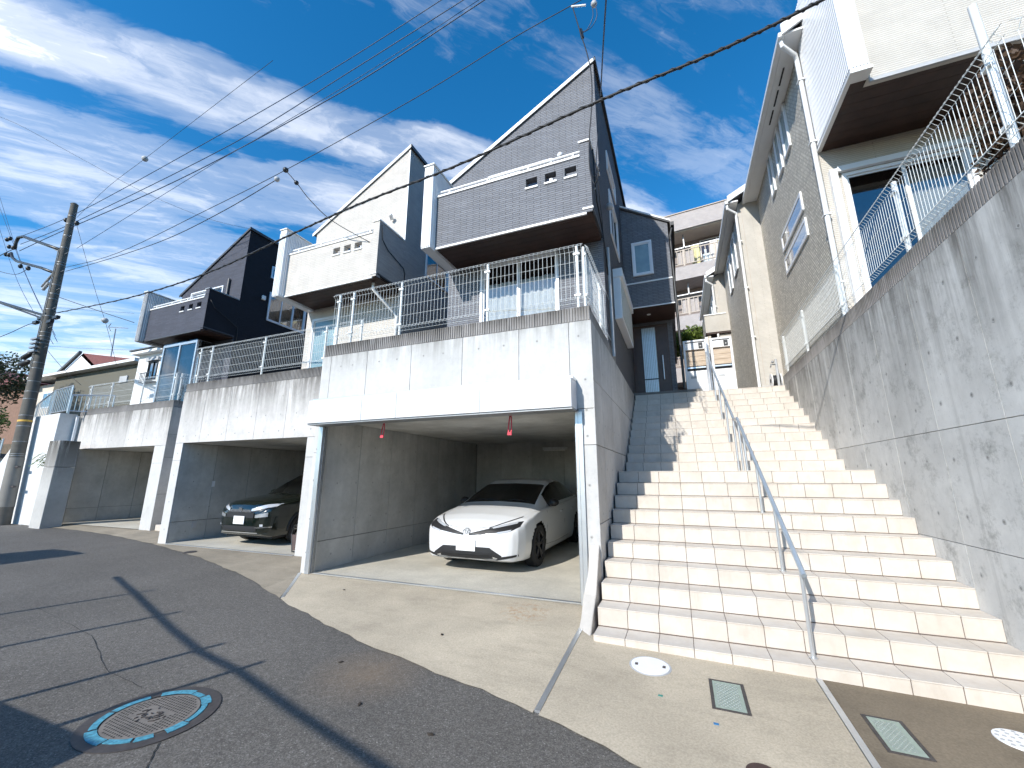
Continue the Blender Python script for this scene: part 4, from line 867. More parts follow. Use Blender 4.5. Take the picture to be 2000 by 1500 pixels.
# balcony with its ribbed fin
yb, zb, zt = 6.10, 6.88, 9.00
MB().box(2.84, 9.0, yb, yb+0.13, zb-0.06, 8.75).build('balcony_front', 'siding_ivory', H4); MB().box(2.84, 9.0, yb-0.012, yb+0.15, 8.752, 8.80).build('front_coping', 'trim_white', H4); MB().tube([(3.02, yb+0.06, 8.90), (9.0, yb+0.06, 8.90)], 0.03, 10).build('rail', 'trim_white', H4, 'auto')
for i in range(6): MB().box(3.3+i, 3.33+i, yb+0.045, yb+0.075, 8.79, 8.90).build('rail_post', 'trim_white', H4)
MB().box(2.62, 2.835, yb-0.16, Y4-0.002, zb, 9.7).build('fin', 'white_metal', H4, bevel=0.008)
mb = MB(); n = 30
for i in range(n): a = yb-0.15 + (Y4-yb+0.12)*i/n; mb.box(2.604, 2.619, a, a+(Y4-yb+0.12)/n*0.55, zb+0.05, 9.66)
mb.build('ribbed_cladding', 'white_metal', H4)
mb = MB()
for i in range(5): mb.box(2.64+0.04*i, 2.658+0.04*i, yb-0.172, yb-0.161, zb+0.05, 9.66)
mb.build('ribbed_cladding', 'white_metal', H4)
MB().box(2.60, 2.855, yb-0.178, Y4-0.002, zb-0.045, zb-0.001).build('fin_trim', 'trim_white', H4)
MB().box(2.86, 9.0, yb-0.015, yb+0.02, zb-0.115, zb-0.061).build('bottom_trim', 'grey_box', H4)
for i in range(7):
    a = yb+0.02 + (Y4-yb-0.03)*i/7; MB().box(2.66, 9.0, a, a+(Y4-yb-0.03)/7-0.005, zb-0.052, zb-0.04).build('soffit_board', 'wood_soffit', H4)
MB().box(3.02, 9.0, yb+0.14, Y4-0.002, zb-0.035, zb+0.15).build('balcony_floor', 'roof_dark', H4)

def jog(label, x0, x1, y0, y1, ztop, gx, roofpk, wins, ybase):
    """entrance wing that steps out to the left: narrow front strip, long left flank, boxed eave"""
    t = thing('house_wing', label, 'house wing', ((x0+x1)/2, y0, ybase))
    wall(t, 'front_wall', 'siding_ivory', 'y', y0, x0, x1, ybase, ztop, [], 1); wall(t, 'left_wall', 'siding_beige', 'x', x0, y0, y1, ybase, ztop, [w[:4] for w in wins], 1)
    for w in wins: window(t, 'x', x0, *w[:4], 1, **w[4])
    MB().prism([(x0, ztop), (x1, ztop), (x1, ztop+(x1-x0)*0.55)], 'y', y0+0.001, y0+0.08).build('gable', 'siding_ivory', t)
    MB().prism([(gx, ztop-0.02), (x1+0.6, ztop-0.02+(x1+0.6-gx)*0.55), (x1+0.6, ztop+0.10+(x1+0.6-gx)*0.55), (gx, ztop+0.10)], 'y', y0-0.32, y1).build('roof', 'roof_dark', t)
    MB().prism([(gx-0.02, ztop-0.06), (x1+0.6, ztop-0.06+(x1+0.6-gx)*0.55), (x1+0.6, ztop+0.11+(x1+0.6-gx)*0.55), (gx-0.02, ztop+0.12)], 'y', y0-0.36, y0-0.321).build('barge_board', 'trim_white', t)
    MB().box(gx+0.03, x0-0.001, y0-0.30, y1, ztop-0.07, ztop-0.03).build('eave_soffit', 'trim_white', t); MB().box(gx-0.08, gx+0.02, y0-0.30, y1, ztop-0.08, ztop+0.03).build('gutter', 'trim_white', t, bevel=0.012)
    MB().tube([(gx-0.03, y0-0.22, ztop-0.08), (gx-0.03, y0-0.22, ztop-0.20), (x0-0.05, y0-0.10, ztop-0.32), (x0-0.05, y0-0.06, ztop-0.42), (x0-0.05, y0-0.06, ybase+0.1)], 0.038, 10).build('rain_pipe', 'trim_white', t, 'auto')
    for z in (ztop-1.2, ztop-2.6, ztop-4.0): MB().box(x0-0.09, x0+0.01, y0-0.10, y0-0.002, z, z+0.03).build('pipe_bracket', 'trim_white', t)
    MB().box(x0+0.02, x1, y0-0.006, y0-0.001, ybase, ybase+0.32).build('base_course', 'grey_box', t)
    MB().box(x0+0.10, x0+0.108, y0-0.003, y0-0.001, ybase+0.3, ztop-0.1).build('board_joint', 'balcony_tan', t)
    return t
W5 = jog('narrow ivory wing behind the mesh fence at the top of the stairs', 2.10, 2.75, 11.96, 16.1, 9.05, 1.86, 0, [(12.9, 13.6, 7.55, 8.75, dict(panes=1, gl='glass_frost', proud=0.04, surf=True)), (14.2, 14.8, 7.5, 8.7, dict(panes=1, gl='glass_frost', proud=0.04, surf=True))], 3.42)
W6 = jog('farther ivory wing with a porch box above the parcel lockers', 1.73, 2.6, 16.12, 20.5, 8.85, 1.50, 0, [(16.8, 17.5, 7.3, 8.4, dict(panes=1, gl='glass_frost', proud=0.04, surf=True))], 3.42)
MB().box(1.28, 1.75, 16.0, 19.0, 6.66, 7.32).build('porch_box', 'siding_ivory', W6, bevel=0.005); MB().box(1.75, 2.2, 16.0, 16.118, 6.66, 7.32).build('porch_box', 'siding_ivory', W6); MB().box(1.26, 2.0, 15.97, 19.02, 7.321, 7.36).build('porch_cap', 'trim_white', W6)
MB().box(1.30, 2.2, 16.02, 19.0, 6.60, 6.658).build('porch_soffit', 'wood_soffit', W6); MB().box(1.32, 1.44, 16.1, 16.22, 3.42, 6.60).build('porch_post', 'siding_beige', W6); MB().box(1.5, 1.726, 17.6, 17.7, 3.42, 6.6).build('porch_door', 'door_brown', W6)

# ------------------------------------------------------------------ apartment block at the back
ca, sa = math.cos(R(-6.5)), math.sin(R(-6.5))
AP = thing('apartment_building', 'pinkish apartment block with laundry on its balconies behind the stairs', 'building', (2.0, 22, 3.3))
def apb(name, mat, x0, x1, y0, y1, z0, z1, par=None, bevel=0):
    mb = MB().box(x0, x1, y0, y1, z0, z1); mb.v = [(2+(x-2)*ca-(y-22)*sa*1.0, 22+(x-2)*sa+(y-22)*ca, z) for x, y, z in mb.v]
    return mb.build(name, mat, par or AP, bevel=bevel)
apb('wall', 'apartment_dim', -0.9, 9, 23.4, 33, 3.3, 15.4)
apb('parapet', 'apartment_pink', -0.9, 9, 22, 33, 14.75, 15.75); apb('parapet_cap', 'balcony_tan', -0.95, 9.05, 21.95, 33, 15.752, 15.80)
apb('wing_wall', 'apartment_pink', -0.89, -0.6, 22.05, 23.4, 3.3, 14.74)
for i, z in enumerate((12.55, 9.75, 6.95, 4.15)):
    apb('balcony_slab', 'apartment_pink', -0.9, 9, 22, 23.4, z-0.75, z); apb('slab_soffit', 'stucco_pale', -0.85, 8.9, 22.1, 23.39, z+2.15, z+2.19)
    rl = apb('railing', 'balcony_tan', -0.9, 9, 21.98, 22.03, z+0.92, z+0.97)
    apb('bottom_rail', 'balcony_tan', -0.9, 9, 21.98, 22.03, z+0.10, z+0.14, rl)
    mb = MB()
    for k in range(49):
        x = -0.85+0.2*k
        mb.box(x, x+0.035, 21.99, 22.02, z+0.14, z+0.92)
    mb.v = [(2+(x-2)*ca-(y-22)*sa, 22+(x-2)*sa+(y-22)*ca, q) for x, y, q in mb.v]; mb.build('baluster', 'balcony_tan', rl)
    for x in (-0.8, 1.05, 2.6, 4.4): apb('rail_post', 'balcony_tan', x, x+0.09, 21.97, 22.05, z, z+0.97, rl)
    apb('clothes_pole', 'white_metal', -0.6, 8, 22.55, 22.60, z+1.38, z+1.43)
    apb('clothes_hook', 'galv', 1.10, 1.16, 22.5, 22.56, z+1.4, z+2.15)
    apb('screen_panel', 'apartment_pink', 0.75, 1.6, 22.06, 22.10, z+0.14, z+0.88)
    w = apb('window', 'white_metal', 1.9, 3.6, 23.33, 23.40, z, z+2.0)
    for a in (1.96, 2.79): apb('pane', 'glass_mirror', a, a+0.76, 23.30, 23.329, z+0.06, z+1.94, w)
zz_ = 12.55
for x, wdt, top, bot, mt, lab in ((1.45, 0.42, 1.36, 0.25, 'laundry_a', 'pale yellow garment, leftmost on the apartment balcony pole'), (1.95, 0.40, 1.36, 0.75, 'laundry_b', 'dark navy garment drying on the apartment balcony pole'), (2.02, 0.36, 1.0, 0.1, 'laundry_c', 'pale blue garment hung low below the navy one on the apartment balcony'), (2.40, 0.38, 1.36, 0.2, 'laundry_d', 'long cream garment in the middle of the apartment balcony pole'), (2.80, 0.36, 1.36, 0.45, 'laundry_a', 'yellow garment between two cream ones on the apartment balcony'), (3.20, 0.38, 1.36, 0.5, 'laundry_d', 'short cream garment right of the yellow one on the apartment balcony'), (3.62, 0.36, 1.36, 0.4, 'laundry_c', 'pale garment, rightmost on the apartment balcony pole')):
    mb = MB(); n = 8
    for i in range(n+1):
        u = x + wdt*i/n; dy = 0.03*math.sin(i*1.3+x); mb.v += [(u+0.02*math.sin(i), 22.57+dy, zz_+bot), (u, 22.57+dy*0.4, zz_+top)]
    mb.f = [(2*i, 2*i+2, 2*i+3, 2*i+1) for i in range(n)]
    m2 = [(q[0], q[1]+0.02, q[2]) for q in mb.v]; k = len(mb.v); mb.v += m2; mb.f += [tuple(q+k for q in reversed(f)) for f in mb.f[:n]]
    mb.v = [(2+(a-2)*ca-(b-22)*sa, 22+(a-2)*sa+(b-22)*ca, q) for a, b, q in mb.v]
    o = mb.build('laundry', mt, None, True); tag(o, lab, 'laundry', 'laundry on the upper balcony')

# ------------------------------------------------------------------ parcel-box gate posts at the head of the stairs
def locker(x, w, label):
    y = 11.3; t = thing('mailbox_pillar', label, 'mailbox', (x+w/2, y, 3.46), 'mailbox pillars at the head of the stairs')
    MB().box(x, x+0.05, y, y+0.22, 3.46, 4.97).build('frame', 'white_metal', t, bevel=0.004); MB().box(x+w-0.05, x+w, y, y+0.22, 3.46, 4.97).build('frame', 'white_metal', t, bevel=0.004)
    MB().box(x+0.05, x+w-0.05, y, y+0.22, 4.93, 4.97).build('top_bar', 'white_metal', t)
    MB().box(x+0.052, x+w-0.052, y+0.02, y+0.20, 4.72, 4.90).build('name_plate', 'lid_white', t, bevel=0.003)
    MB().box(x+w-0.19, x+w-0.09, y+0.006, y+0.0195, 4.74, 4.89).build('intercom', 'black_plastic', t, bevel=0.003)
    MB().tube([(x+w-0.14, y+0.0055, 4.80), (x+w-0.14, y-0.002, 4.80)], 0.018, 10).build('intercom_button', 'grey_box', t)
    for i in range(3): MB().box(x+0.052, x+w-0.052, y+0.03, y+0.19, 4.27+0.135*i, 4.40+0.135*i).build('wood_board', 'wood_panel', t, bevel=0.003)
    MB().box(x+0.053, x+w-0.053, y+0.10, y+0.19, 4.15, 4.26).build('letter_slot', 'black_plastic', t); MB().box(x+0.06, x+w-0.06, y+0.04, y+0.11, 4.215, 4.25).build('slot_flap', 'alu', t)
    MB().box(x+0.052, x+w-0.052, y+0.015, y+0.20, 3.47, 4.14).build('parcel_door', 'lid_white', t, bevel=0.004); MB().box(x+0.12, x+0.26, y+0.010, y+0.0145, 3.94, 4.0).build('parcel_label', 'grey_box', t)
locker(0.32, 0.56, 'white mailbox pillar with wood boards, the one nearer the brown door'); locker(0.97, 0.50, 'white mailbox pillar with wood boards, the one right of the handrail')
gp = MB().box(0.885, 0.945, 11.5, 11.56, 3.46, 5.08).build('gate_post', 'white_metal', None, bevel=0.004); tag(gp, 'slim white gate post between the two mailbox pillars', 'post')
# hose reel and tap at the end of the fence
RE = thing('hose_reel', 'small white and black hose reel at the top right of the stairs', 'hose reel', (2.2, 10.9, 3.46))
mb = MB()
for x0 in (2.12, 2.30): mb.tube([(x0, 10.9, 3.64), (x0+0.02, 10.9, 3.64)], 0.17, 20)
mb.build('reel_disc', 'lid_white', RE, 'auto'); MB().tube([(2.14, 10.9, 3.64), (2.30, 10.9, 3.64)], 0.13, 18).build('hose_coil', 'black_plastic', RE, 'auto'); MB().tube([(2.11, 10.9, 3.64), (2.12, 10.9, 3.64)], 0.05, 12).build('hub', 'black_plastic', RE)
TP = thing('water_tap', 'outdoor water tap post beside the hose reel', 'tap', (2.25, 10.78, 3.46)); MB().tube([(2.25, 10.78, 3.46), (2.25, 10.78, 4.12)], 0.028, 10).build('pipe', 'grey_box', TP, 'auto'); MB().tube([(2.25, 10.78, 4.0), (2.14, 10.74, 4.0), (2.12, 10.74, 3.93)], 0.016, 8).build('spout', 'galv', TP, True); MB().ball((2.18, 10.76, 4.06), 0.03).build('handle', 'galv', TP, True)

# ------------------------------------------------------------------ utility pole and overhead wires
def pt(u, v, ax, val):
    """point of the place seen at photo position (u, v) on the plane ax = val"""
    d = FWD*800 + RIGHT*(u-1000) + UP*(750-v); i = 'xyz'.index(ax); return EYE + d*((val-EYE[i])/d[i])
PB, PT = Vector((-19.35, 6.35, -0.3)), Vector((-20.42, 6.40, 11.5))
UP_ = thing('utility_pole', 'weathered concrete utility pole leaning at the left edge of the street', 'utility pole', (PB.x, PB.y, 0.0))
def pp(z, dx=0.0, dy=0.0): t = (z-PB.z)/(PT.z-PB.z); q = PB.lerp(PT, t); return Vector((q.x+dx, q.y+dy, z))
def pr(z): return 0.185 - 0.0072*z
MB().tube([pp(z) for z in (-0.3, 3, 6, 9, 11.5)], [pr(z) for z in (-0.3, 3, 6, 9, 11.5)], 24).build('shaft', 'pole_concrete', UP_, 'auto')
MB().tube([pp(0.55), pp(2.05)], [pr(0.55)+0.008, pr(2.05)+0.008], 24).build('guard_sheet', 'pole_wrap', UP_, 'auto')
MB().tube([pp(11.5), pp(11.56)], [pr(11.5)+0.01, 0.06], 20).build('cap', 'galv', UP_, 'auto')
MB().tube([pp(3.20), pp(3.26)], [pr(3.2)+0.007]*2, 24).build('marker_band', 'yellow', UP_)
for z in (0.62, 1.35, 2.10, 2.16, 2.55, 3.05, 3.4, 3.95, 4.2, 4.55, 5.0, 5.2, 5.9, 6.02, 6.15, 6.3, 6.9, 7.15, 7.55, 7.75, 8.1, 8.9, 9.0, 9.6, 10.1, 10.6, 10.95):
    MB().tube([pp(z), pp(z+0.016)], [pr(z)+0.006]*2, 24).build('band', 'galv', UP_, 'auto')
for i in range(15):
    z = 5.4 + 0.36*i; s = 1 if i % 2 else -1
    MB().tube([pp(z, s*pr(z)), pp(z+0.02, s*(pr(z)+0.20))], 0.011, 6).build('step_bolt', 'galv', UP_)
# curved bracket arms with insulators on the street side
arm = lambda L, r: MB().tube([pt(u, v, 'y', 6.35) for u, v in L], r, 10)
arm([(118, 488), (90, 478), (62, 468), (46, 462), (36, 464), (31, 474), (29, 486)], 0.055).build('bracket_arm', 'black_metal', UP_, True)
arm([(106, 533), (80, 523), (50, 515), (32, 510), (24, 503), (22, 494)], 0.05).build('bracket_arm', 'black_metal', UP_, True)
arm([(116, 492), (95, 480)], 0.025).build('brace', 'galv', UP_); arm([(108, 530), (82, 560)], 0.04).build('brace', 'galv', UP_); arm([(96, 552), (84, 566)], 0.05).build('fuse_switch', 'grey_box', UP_)
for u, v in ((14, 468), (20, 466), (18, 482), (12, 497), (18, 498), (26, 484), (40, 520), (55, 524), (129, 430), (150, 436)):
    q = pt(u, v, 'y', 6.33); MB().ball(q, 0.07, 10, 7, 1.3).build('insulator', 'black_metal', UP_, True)
for u, v in ((88, 615), (80, 622), (110, 620), (70, 630), (98, 628)): q = pt(u, v, 'y', 6.3); MB().box(q.x-0.14, q.x+0.14, q.y-0.05, q.y+0.05, q.z-0.05, q.z+0.05).build('cable_clamp', 'black_metal', UP_)
arm([(86, 616), (0, 590)], 0.045).build('stay_arm', 'black_metal', UP_); arm([(84, 622), (0, 592)], 0.03).build('stay_arm', 'black_metal', UP_)
for a, b in (((62, 690), (44, 700)), ((58, 706), (38, 712))):
    p0, p1 = pt(*a, 'y', 6.25), pt(*b, 'y', 6.25); MB().tube([p0, p0.lerp(p1, 0.15), p0.lerp(p1, 0.85), p1], [0.03, 0.085, 0.085, 0.03], 10).build('splice_closure', 'black_plastic', UP_, True)
for z in (5.55, 5.7, 5.85, 6.0): MB().box(*(pp(z).x-0.22, pp(z).x+0.22), pp(z).y-0.24, pp(z).y-0.16, z, z+0.06).build('cable_bracket', 'galv', UP_)
MB().tube([pp(z, 0.02, -pr(z)-0.03) for z in (5.0, 6.5, 8.0, 9.5)], 0.014, 6).build('riser_cable', 'pole_wrap', UP_)
for z in (1.15, 1.75): MB().box(pp(z).x+0.17, pp(z).x+0.34, pp(z).y-0.05, pp(z).y+0.02, z, z+0.05).build('stay_hook', 'iron', UP_)

def wire(label, P0, P1, px, r=0.009, mat='cable', group=None):
    """cable hung in the upright plane through P0 and P1; px trace where it is seen, so its sag follows"""
    P0, P1 = Vector(P0), Vector(P1); n = (P1-P0).cross(Vector((0, 0, 1))).normalized(); pts = []
    for u, v in px:
        d = FWD*800 + RIGHT*(u-1000) + UP*(750-v); t = (P0-EYE).dot(n)/d.dot(n); pts.append(EYE + d*t)
    out = []
    for i in range(len(pts)-1):
        a, b = pts[max(i-1, 0)], pts[i]; c, d_ = pts[i+1], pts[min(i+2, len(pts)-1)]
        for k in range(6):
            t = k/6; out.append(0.5*((2*b) + (c-a)*t + (2*a-5*b+4*c-d_)*t*t + (3*b-a-3*c+d_)*t**3))
    out.append(pts[-1])
    if P1 is not None and group != 'short': pass
    o = MB().tube(out, r, 6).build('overhead_cable', mat, None, True); tag(o, label, 'cable'); return out
pA = pp(7.65)
heavy = wire('thick twisted black cable crossing in front of the gables', pA, (1.52, 3.68, 5.66), [(106, 612), (250, 582), (400, 535), (560, 462), (700, 399), (900, 320), (1170, 197), (1400, 101), (1600, 3), (1760, -85)], 0.015)
mb = MB(); P = [Vector(q) for q in heavy]
pts = []
for i in range(len(P)-1):
    for k in range(8):
        t = k/8; q = P[i].lerp(P[i+1], t); a = (i*8+k)*0.9; pts.append(q + Vector((0, math.cos(a), math.sin(a)))*0.017)
o = mb.tube(pts, 0.007, 5).build('overhead_cable', 'cable', None, True); tag(o, 'thin wire spiralled round the thick black cable', 'cable')
TOP = pp(10.7)
hi1 = (-4.39, 6.34, 12.6)
wire('uppermost of the blue power lines from the pole top', TOP, hi1, [(40, 462), (155, 414), (430, 263), (650, 135), (865, -2), (960, -64)], 0.010, 'cable_blue')
wire('second blue power line just below the uppermost', TOP, (-3.9, 6.5, 12.55), [(40, 477), (150, 432), (450, 283), (680, 142), (908, -2), (1000, -60)], 0.011, 'cable_blue')
wire('lowest thick blue power line of the upper bundle', TOP, (-3.39, 6.67, 12.5), [(38, 490), (118, 453), (300, 374), (470, 289), (700, 160), (949, -2), (1040, -62)], 0.013, 'cable_blue')
wire('thin blue line running along the lowest power line', TOP, (-3.5, 6.66, 12.5), [(150, 485), (300, 392), (420, 318), (500, 272), (700, 152), (938, -2)], 0.007, 'cable_blue')
wire('low voltage line rising from pole to the spacer above the grey house', pp(9.0), (-1.26, 6.0, 10.22), [(125, 523), (230, 494), (400, 412), (556, 333), (800, 198), (1000, 76), (1110, 14), (1180, -26)], 0.008)
wire('second low voltage line ending at the clamps left of the cream house', pp(8.8), (-7.5, 5.6, 8.0), [(128, 530), (225, 502), (330, 465), (440, 410), (540, 351)], 0.009)
wire('thin service drop from clamps down to the cream house balcony', (-7.5, 5.6, 8.0), (-6.0, 6.4, 6.9), [(558, 333), (580, 358), (605, 390), (650, 432), (735, 480)], 0.009)
wire('thin wire with a round insulator against the sky', pp(11.0), (-9.0, 5.2, 11.5), [(150, 425), (210, 366), (283, 310), (400, 220), (533, 118)], 0.005)
wire('thin wire sloping down to the navy gable', (-19, 4.2, 11), (-13.4, 8.4, 10.0), [(-30, 218), (35, 243), (150, 305), (280, 375), (400, 425), (488, 447)], 0.005)
wire('guy wire dropping steeply right of the pole', pp(10.4), (-18.8, 7.4, 4.0), [(150, 440), (172, 520), (190, 580), (205, 626), (217, 670), (227, 712)], 0.006)
wire('dark service cable from pole down to the navy balcony', pp(8.0), (-15.5, 7.4, 7.0), [(114, 580), (160, 596), (210, 613), (262, 630)], 0.010)
wire('faint wire low behind the pole towards the navy house', pp(7.5), (-15.6, 7.6, 6.6), [(110, 600), (180, 606), (262, 612)], 0.004)
wire('faint wire just above the far roofs', pp(6.2), (-15.6, 7.8, 6.0), [(92, 676), (200, 682), (285, 684)], 0.004)
wire('service wire from pole down to the fence post on the left', pp(6.0), (-18.4, 7.2, 4.6), [(94, 686), (125, 722), (158, 752)], 0.007)
wire('thin service drop over the grey gable to its balcony corner', (-1.15, 6.0, 9.8), (-0.93, 5.80, 6.5), [(1118, 12), (1133, 62), (1148, 110), (1155, 150), (1156, 200), (1151, 270), (1152, 330), (1162, 360), (1170, 330)], 0.010)
wire('thin upright wire dropping to the thick cable by the grey gable', (-0.75, 4.4, 8.5), (-0.66, 3.95, 6.0), [(1184, -5), (1178, 90), (1173, 186)], 0.0035, 'cable_blue')
wire('service loop from the thick cable down the grey house corner', (-0.66, 3.95, 6.0), (-0.85, 5.82, 6.2), [(1173, 198), (1170, 230), (1166, 290), (1164, 345), (1172, 352), (1178, 335), (1174, 310), (1168, 330), (1170, 380), (1176, 430), (1178, 480)], 0.007)
for k, (ua, ub, lab) in enumerate((((-4, 396), (112, 668), 'leftmost of the cables sweeping down behind the pole'), ((-2, 380), (108, 655), 'middle cable sweeping down behind the pole'), ((-6, 430), (104, 672), 'rightmost of the cables sweeping down behind the pole'))):
    wire(lab, (-24, 6.8, 12), pp(6.6, 0, 0.25), [ua, ((ua[0]+ub[0])/2-6-4*k, (ua[1]+ub[1])/2), ub], 0.008, 'cable_blue')
wire('cable from the bracket arm out of the left edge', pp(9.5), (-22.5, 6.0, 9.2), [(28, 486), (10, 494), (-10, 505)], 0.012); wire('drooping jumper cable below the bracket arms', pp(8.7), (-22.5, 6.0, 8.9), [(56, 524), (30, 536), (-8, 528)], 0.009); wire('lower telecom cable leaving the pole to the left', pp(6.4), (-22.5, 6.0, 6.0), [(64, 690), (30, 702), (-10, 718)], 0.012); wire('lowest telecom cable leaving the pole to the left', pp(6.1), (-22.5, 6.0, 5.6), [(60, 708), (30, 722), (-10, 735)], 0.012); wire('bundled wire from pole bracket to the left edge', pp(7.1), (-22.5, 6.0, 7.0), [(82, 627), (55, 634), (20, 650), (-10, 662)], 0.011)
# small line hardware
def hardware(label, u, v, P, r=0.05, name='line_clamp', mat='grey_box'):
    q = Vector(P); d = FWD*800 + RIGHT*(u-1000) + UP*(750-v); q = EYE + d*((q-EYE).length/d.length)
    o = MB().ball(q, r, 10, 7).build(name, mat, None, True); tag(o, label, 'line hardware'); return q
hardware('round insulator on the thin wire against the sky', 283, 310, (-15.5, 5.9, 11), 0.09); hardware('pale insulator on the guy wire right of the pole', 205, 626, (-19, 7.0, 6.5), 0.10); hardware('dark clamp where wires join left of the cream house', 558, 332, (-7.5, 5.6, 8.0), 0.06, mat='black_metal'); hardware('pale clamp at the end of the low voltage line', 541, 350, (-7.5, 5.6, 8.0), 0.06); hardware('dark clamp on the drop to the cream balcony', 579, 357, (-7.4, 5.7, 7.9), 0.05, mat='black_metal')
q1 = pt(1116, 13, 'y', 6.0); q2 = pt(1144, 10, 'y', 6.0)
SB = MB().tube([q1, q2], 0.018, 8).build('spacer_bar', 'white_metal', None, 'auto'); tag(SB, 'white spacer bar on the wires above the grey gable', 'line hardware')
o = MB().ball(pt(1160, 8, 'y', 6.0), 0.06).build('line_clamp', 'grey_box', None, True); tag(o, 'grey clamp right of the white spacer bar', 'line hardware')
wire('looped jumper hanging below the spacer bar', q2, pt(1137, 66, 'y', 6.05), [(1162, 8), (1166, 30), (1156, 52), (1138, 64)], 0.008, 'cable_blue'); wire('shorter jumper beside the spacer bar', q2, pt(1137, 66, 'y', 6.05), [(1156, 12), (1158, 32), (1148, 56), (1138, 62)], 0.008, 'cable_blue')
o = MB().tube([pt(1134, 58, 'y', 6.05), pt(1138, 74, 'y', 6.05)], 0.03, 8).build('line_clamp', 'black_metal', None, 'auto'); tag(o, 'dark clamp below the spacer bar over the gable', 'line hardware')
o = MB().ball(pt(1171, 197, 'y', 3.95), 0.02).build('line_clamp', 'galv', None, True); tag(o, 'clamp on the thick cable before the grey gable', 'line hardware')

# ------------------------------------------------------------------ rails on the white wall
def bar_rail(label, pts, base, sp=0.11):
    t = thing('guard_rail', label, 'railing', pts[0]); P = [Vector(q) for q in pts]; B = [Vector(q) for q in base]
    MB().tube(P, 0.022, 8).build('top_rail', 'alu', t, 'auto'); MB().tube([b + Vector((0, 0, 0.10)) for b in B], 0.016, 8).build('bottom_rail', 'alu', t, 'auto')
    for a, b, c, d in zip(P, P[1:], B, B[1:]):
        n = max(2, int((b-a).length/sp))
        for i in range(n):
            k = i/n; big = (i == 0)
            MB().tube([c.lerp(d, k) + Vector((0, 0, 0.0 if big else 0.10)), a.lerp(b, k)], 0.022 if big else 0.010, 6).build('post' if big else 'bar', 'alu', t)
    MB().tube([B[-1], P[-1]], 0.022, 8).build('post', 'alu', t); return t
bar_rail('pale bar railing along the top of the white wall', [(-20.9, 6.72, 3.30), (-20.1, 6.72, 3.92), (-19.2, 6.72, 4.28), (-18.10, 6.72, 4.36)], [(-20.9, 6.72, 2.4), (-20.1, 6.72, 3.22), (-19.2, 6.72, 3.42), (-18.10, 6.72, 3.46)])
bar_rail('short bar railing behind the end of the white wall', [(-18.1, 6.75, 4.05), (-17.6, 7.6, 4.15)], [(-18.1, 6.75, 3.44), (-17.6, 7.6, 3.44)])
bar_rail('sloping stair railing left of the utility pole', [(-23.6, 6.55, 1.55), (-21.6, 6.6, 2.75)], [(-23.6, 6.55, 0.7), (-21.6, 6.6, 1.9)])

# ------------------------------------------------------------------ far houses, antenna and greenery
FHs = thing('house', 'far olive house with a red gabled roof behind the left fence', 'house', (-31, 13, 3.3))
MB().box(-34.6, -26.0, 12.0, 20, 3.3, 7.35).build('wall', 'stucco_olive', FHs); MB().box(-37.2, -34.61, 12.3, 19, 3.3, 7.1).build('wing_wall', 'stucco_pale', FHs)
MB().box(-37.6, -25.8, 11.6, 20.4, 7.36, 7.50).build('eave', 'stucco_white', FHs); MB().box(-37.6, -25.8, 11.62, 20.3, 7.501, 7.53).build('lower_roof', 'roof_slate', FHs)
g = MB(); g.add([(-33.4, 11.8, 7.5), (-29.9, 11.8, 7.5), (-31.6, 11.8, 8.48), (-31.6, 18, 8.48), (-26.2, 11.8, 7.54), (-26.2, 18, 7.54), (-33.4, 18, 7.5)], [(2, 4, 5, 3), (2, 3, 6, 0), (1, 4, 2)]); g.build('roof', 'roof_red', FHs)
MB().add([(-33.0, 11.75, 7.54), (-30.2, 11.75, 7.54), (-31.6, 11.75, 8.3)], [(0, 1, 2)]).build('gable', 'stucco_white', FHs); MB().prism([(-33.6, 7.52), (-31.6, 8.58), (-31.6, 8.44), (-33.3, 7.5)], 'y', 11.6, 11.74).build('barge_board', 'roof_slate', FHs)
window(FHs, 'y', 12.3, -36.5, -35.3, 5.6, 6.6, 1, panes=2, gl='glass_mirror', deep=-0.002, surf=True); MB().box(-27.6, -26.9, 11.94, 11.999, 6.4, 6.75).build('vent', 'grey_box', FHs)
FH2 = thing('house', 'far house of which only a green gable tip shows', 'house', (-39, 16, 3.3)); MB().box(-41, -36, 16, 20, 3.3, 8.2).build('wall', 'stucco_white', FH2); MB().add([(-41.5, 15.6, 8.1), (-36.0, 15.6, 8.1), (-38.7, 15.6, 9.35), (-41.5, 20, 8.1), (-36.0, 20, 8.1), (-38.7, 20, 9.35)], [(0, 2, 5, 3), (1, 4, 5, 2), (0, 1, 2)]).build('roof', 'roof_slate', FH2); MB().prism([(-41.5, 8.0), (-38.7, 9.3), (-36.0, 8.0), (-36.0, 8.2), (-38.7, 9.5), (-41.5, 8.2)], 'y', 15.4, 15.59).build('barge_board', 'stucco_white', FH2)
WH = thing('house', 'small white house with grey roof left of the navy house', 'house', (-19.8, 9.6, 3.4))
wall(WH, 'wall', 'stucco_white', 'y', 9.6, -21.0, -18.2, 3.3, 6.5, [(-20.2, -19.55, 5.35, 6.15)], 1); MB().box(-21.0, -18.2, 9.75, 13, 3.3, 6.49).build('body', 'stucco_white', WH); window(WH, 'y', 9.6, -20.2, -19.55, 5.35, 6.15, 1, panes=2, gl='glass_mirror', fm='black_metal', deep=0.08)
MB().box(-20.3, -19.45, 9.50, 9.598, 6.16, 6.30).build('shutter_box', 'grey_box', WH); MB().box(-21.15, -18.1, 9.35, 13, 6.5, 6.62).build('eave', 'trim_white', WH); MB().prism([(9.3, 6.63), (9.3, 6.68), (11.2, 7.25), (13.1, 6.63)], 'x', -21.2, -18.05).build('roof', 'roof_slate', WH)
mb = MB()
for i in range(9): mb.box(-20.28+0.1*i, -20.265+0.1*i, 9.40, 9.415, 5.25, 5.6)
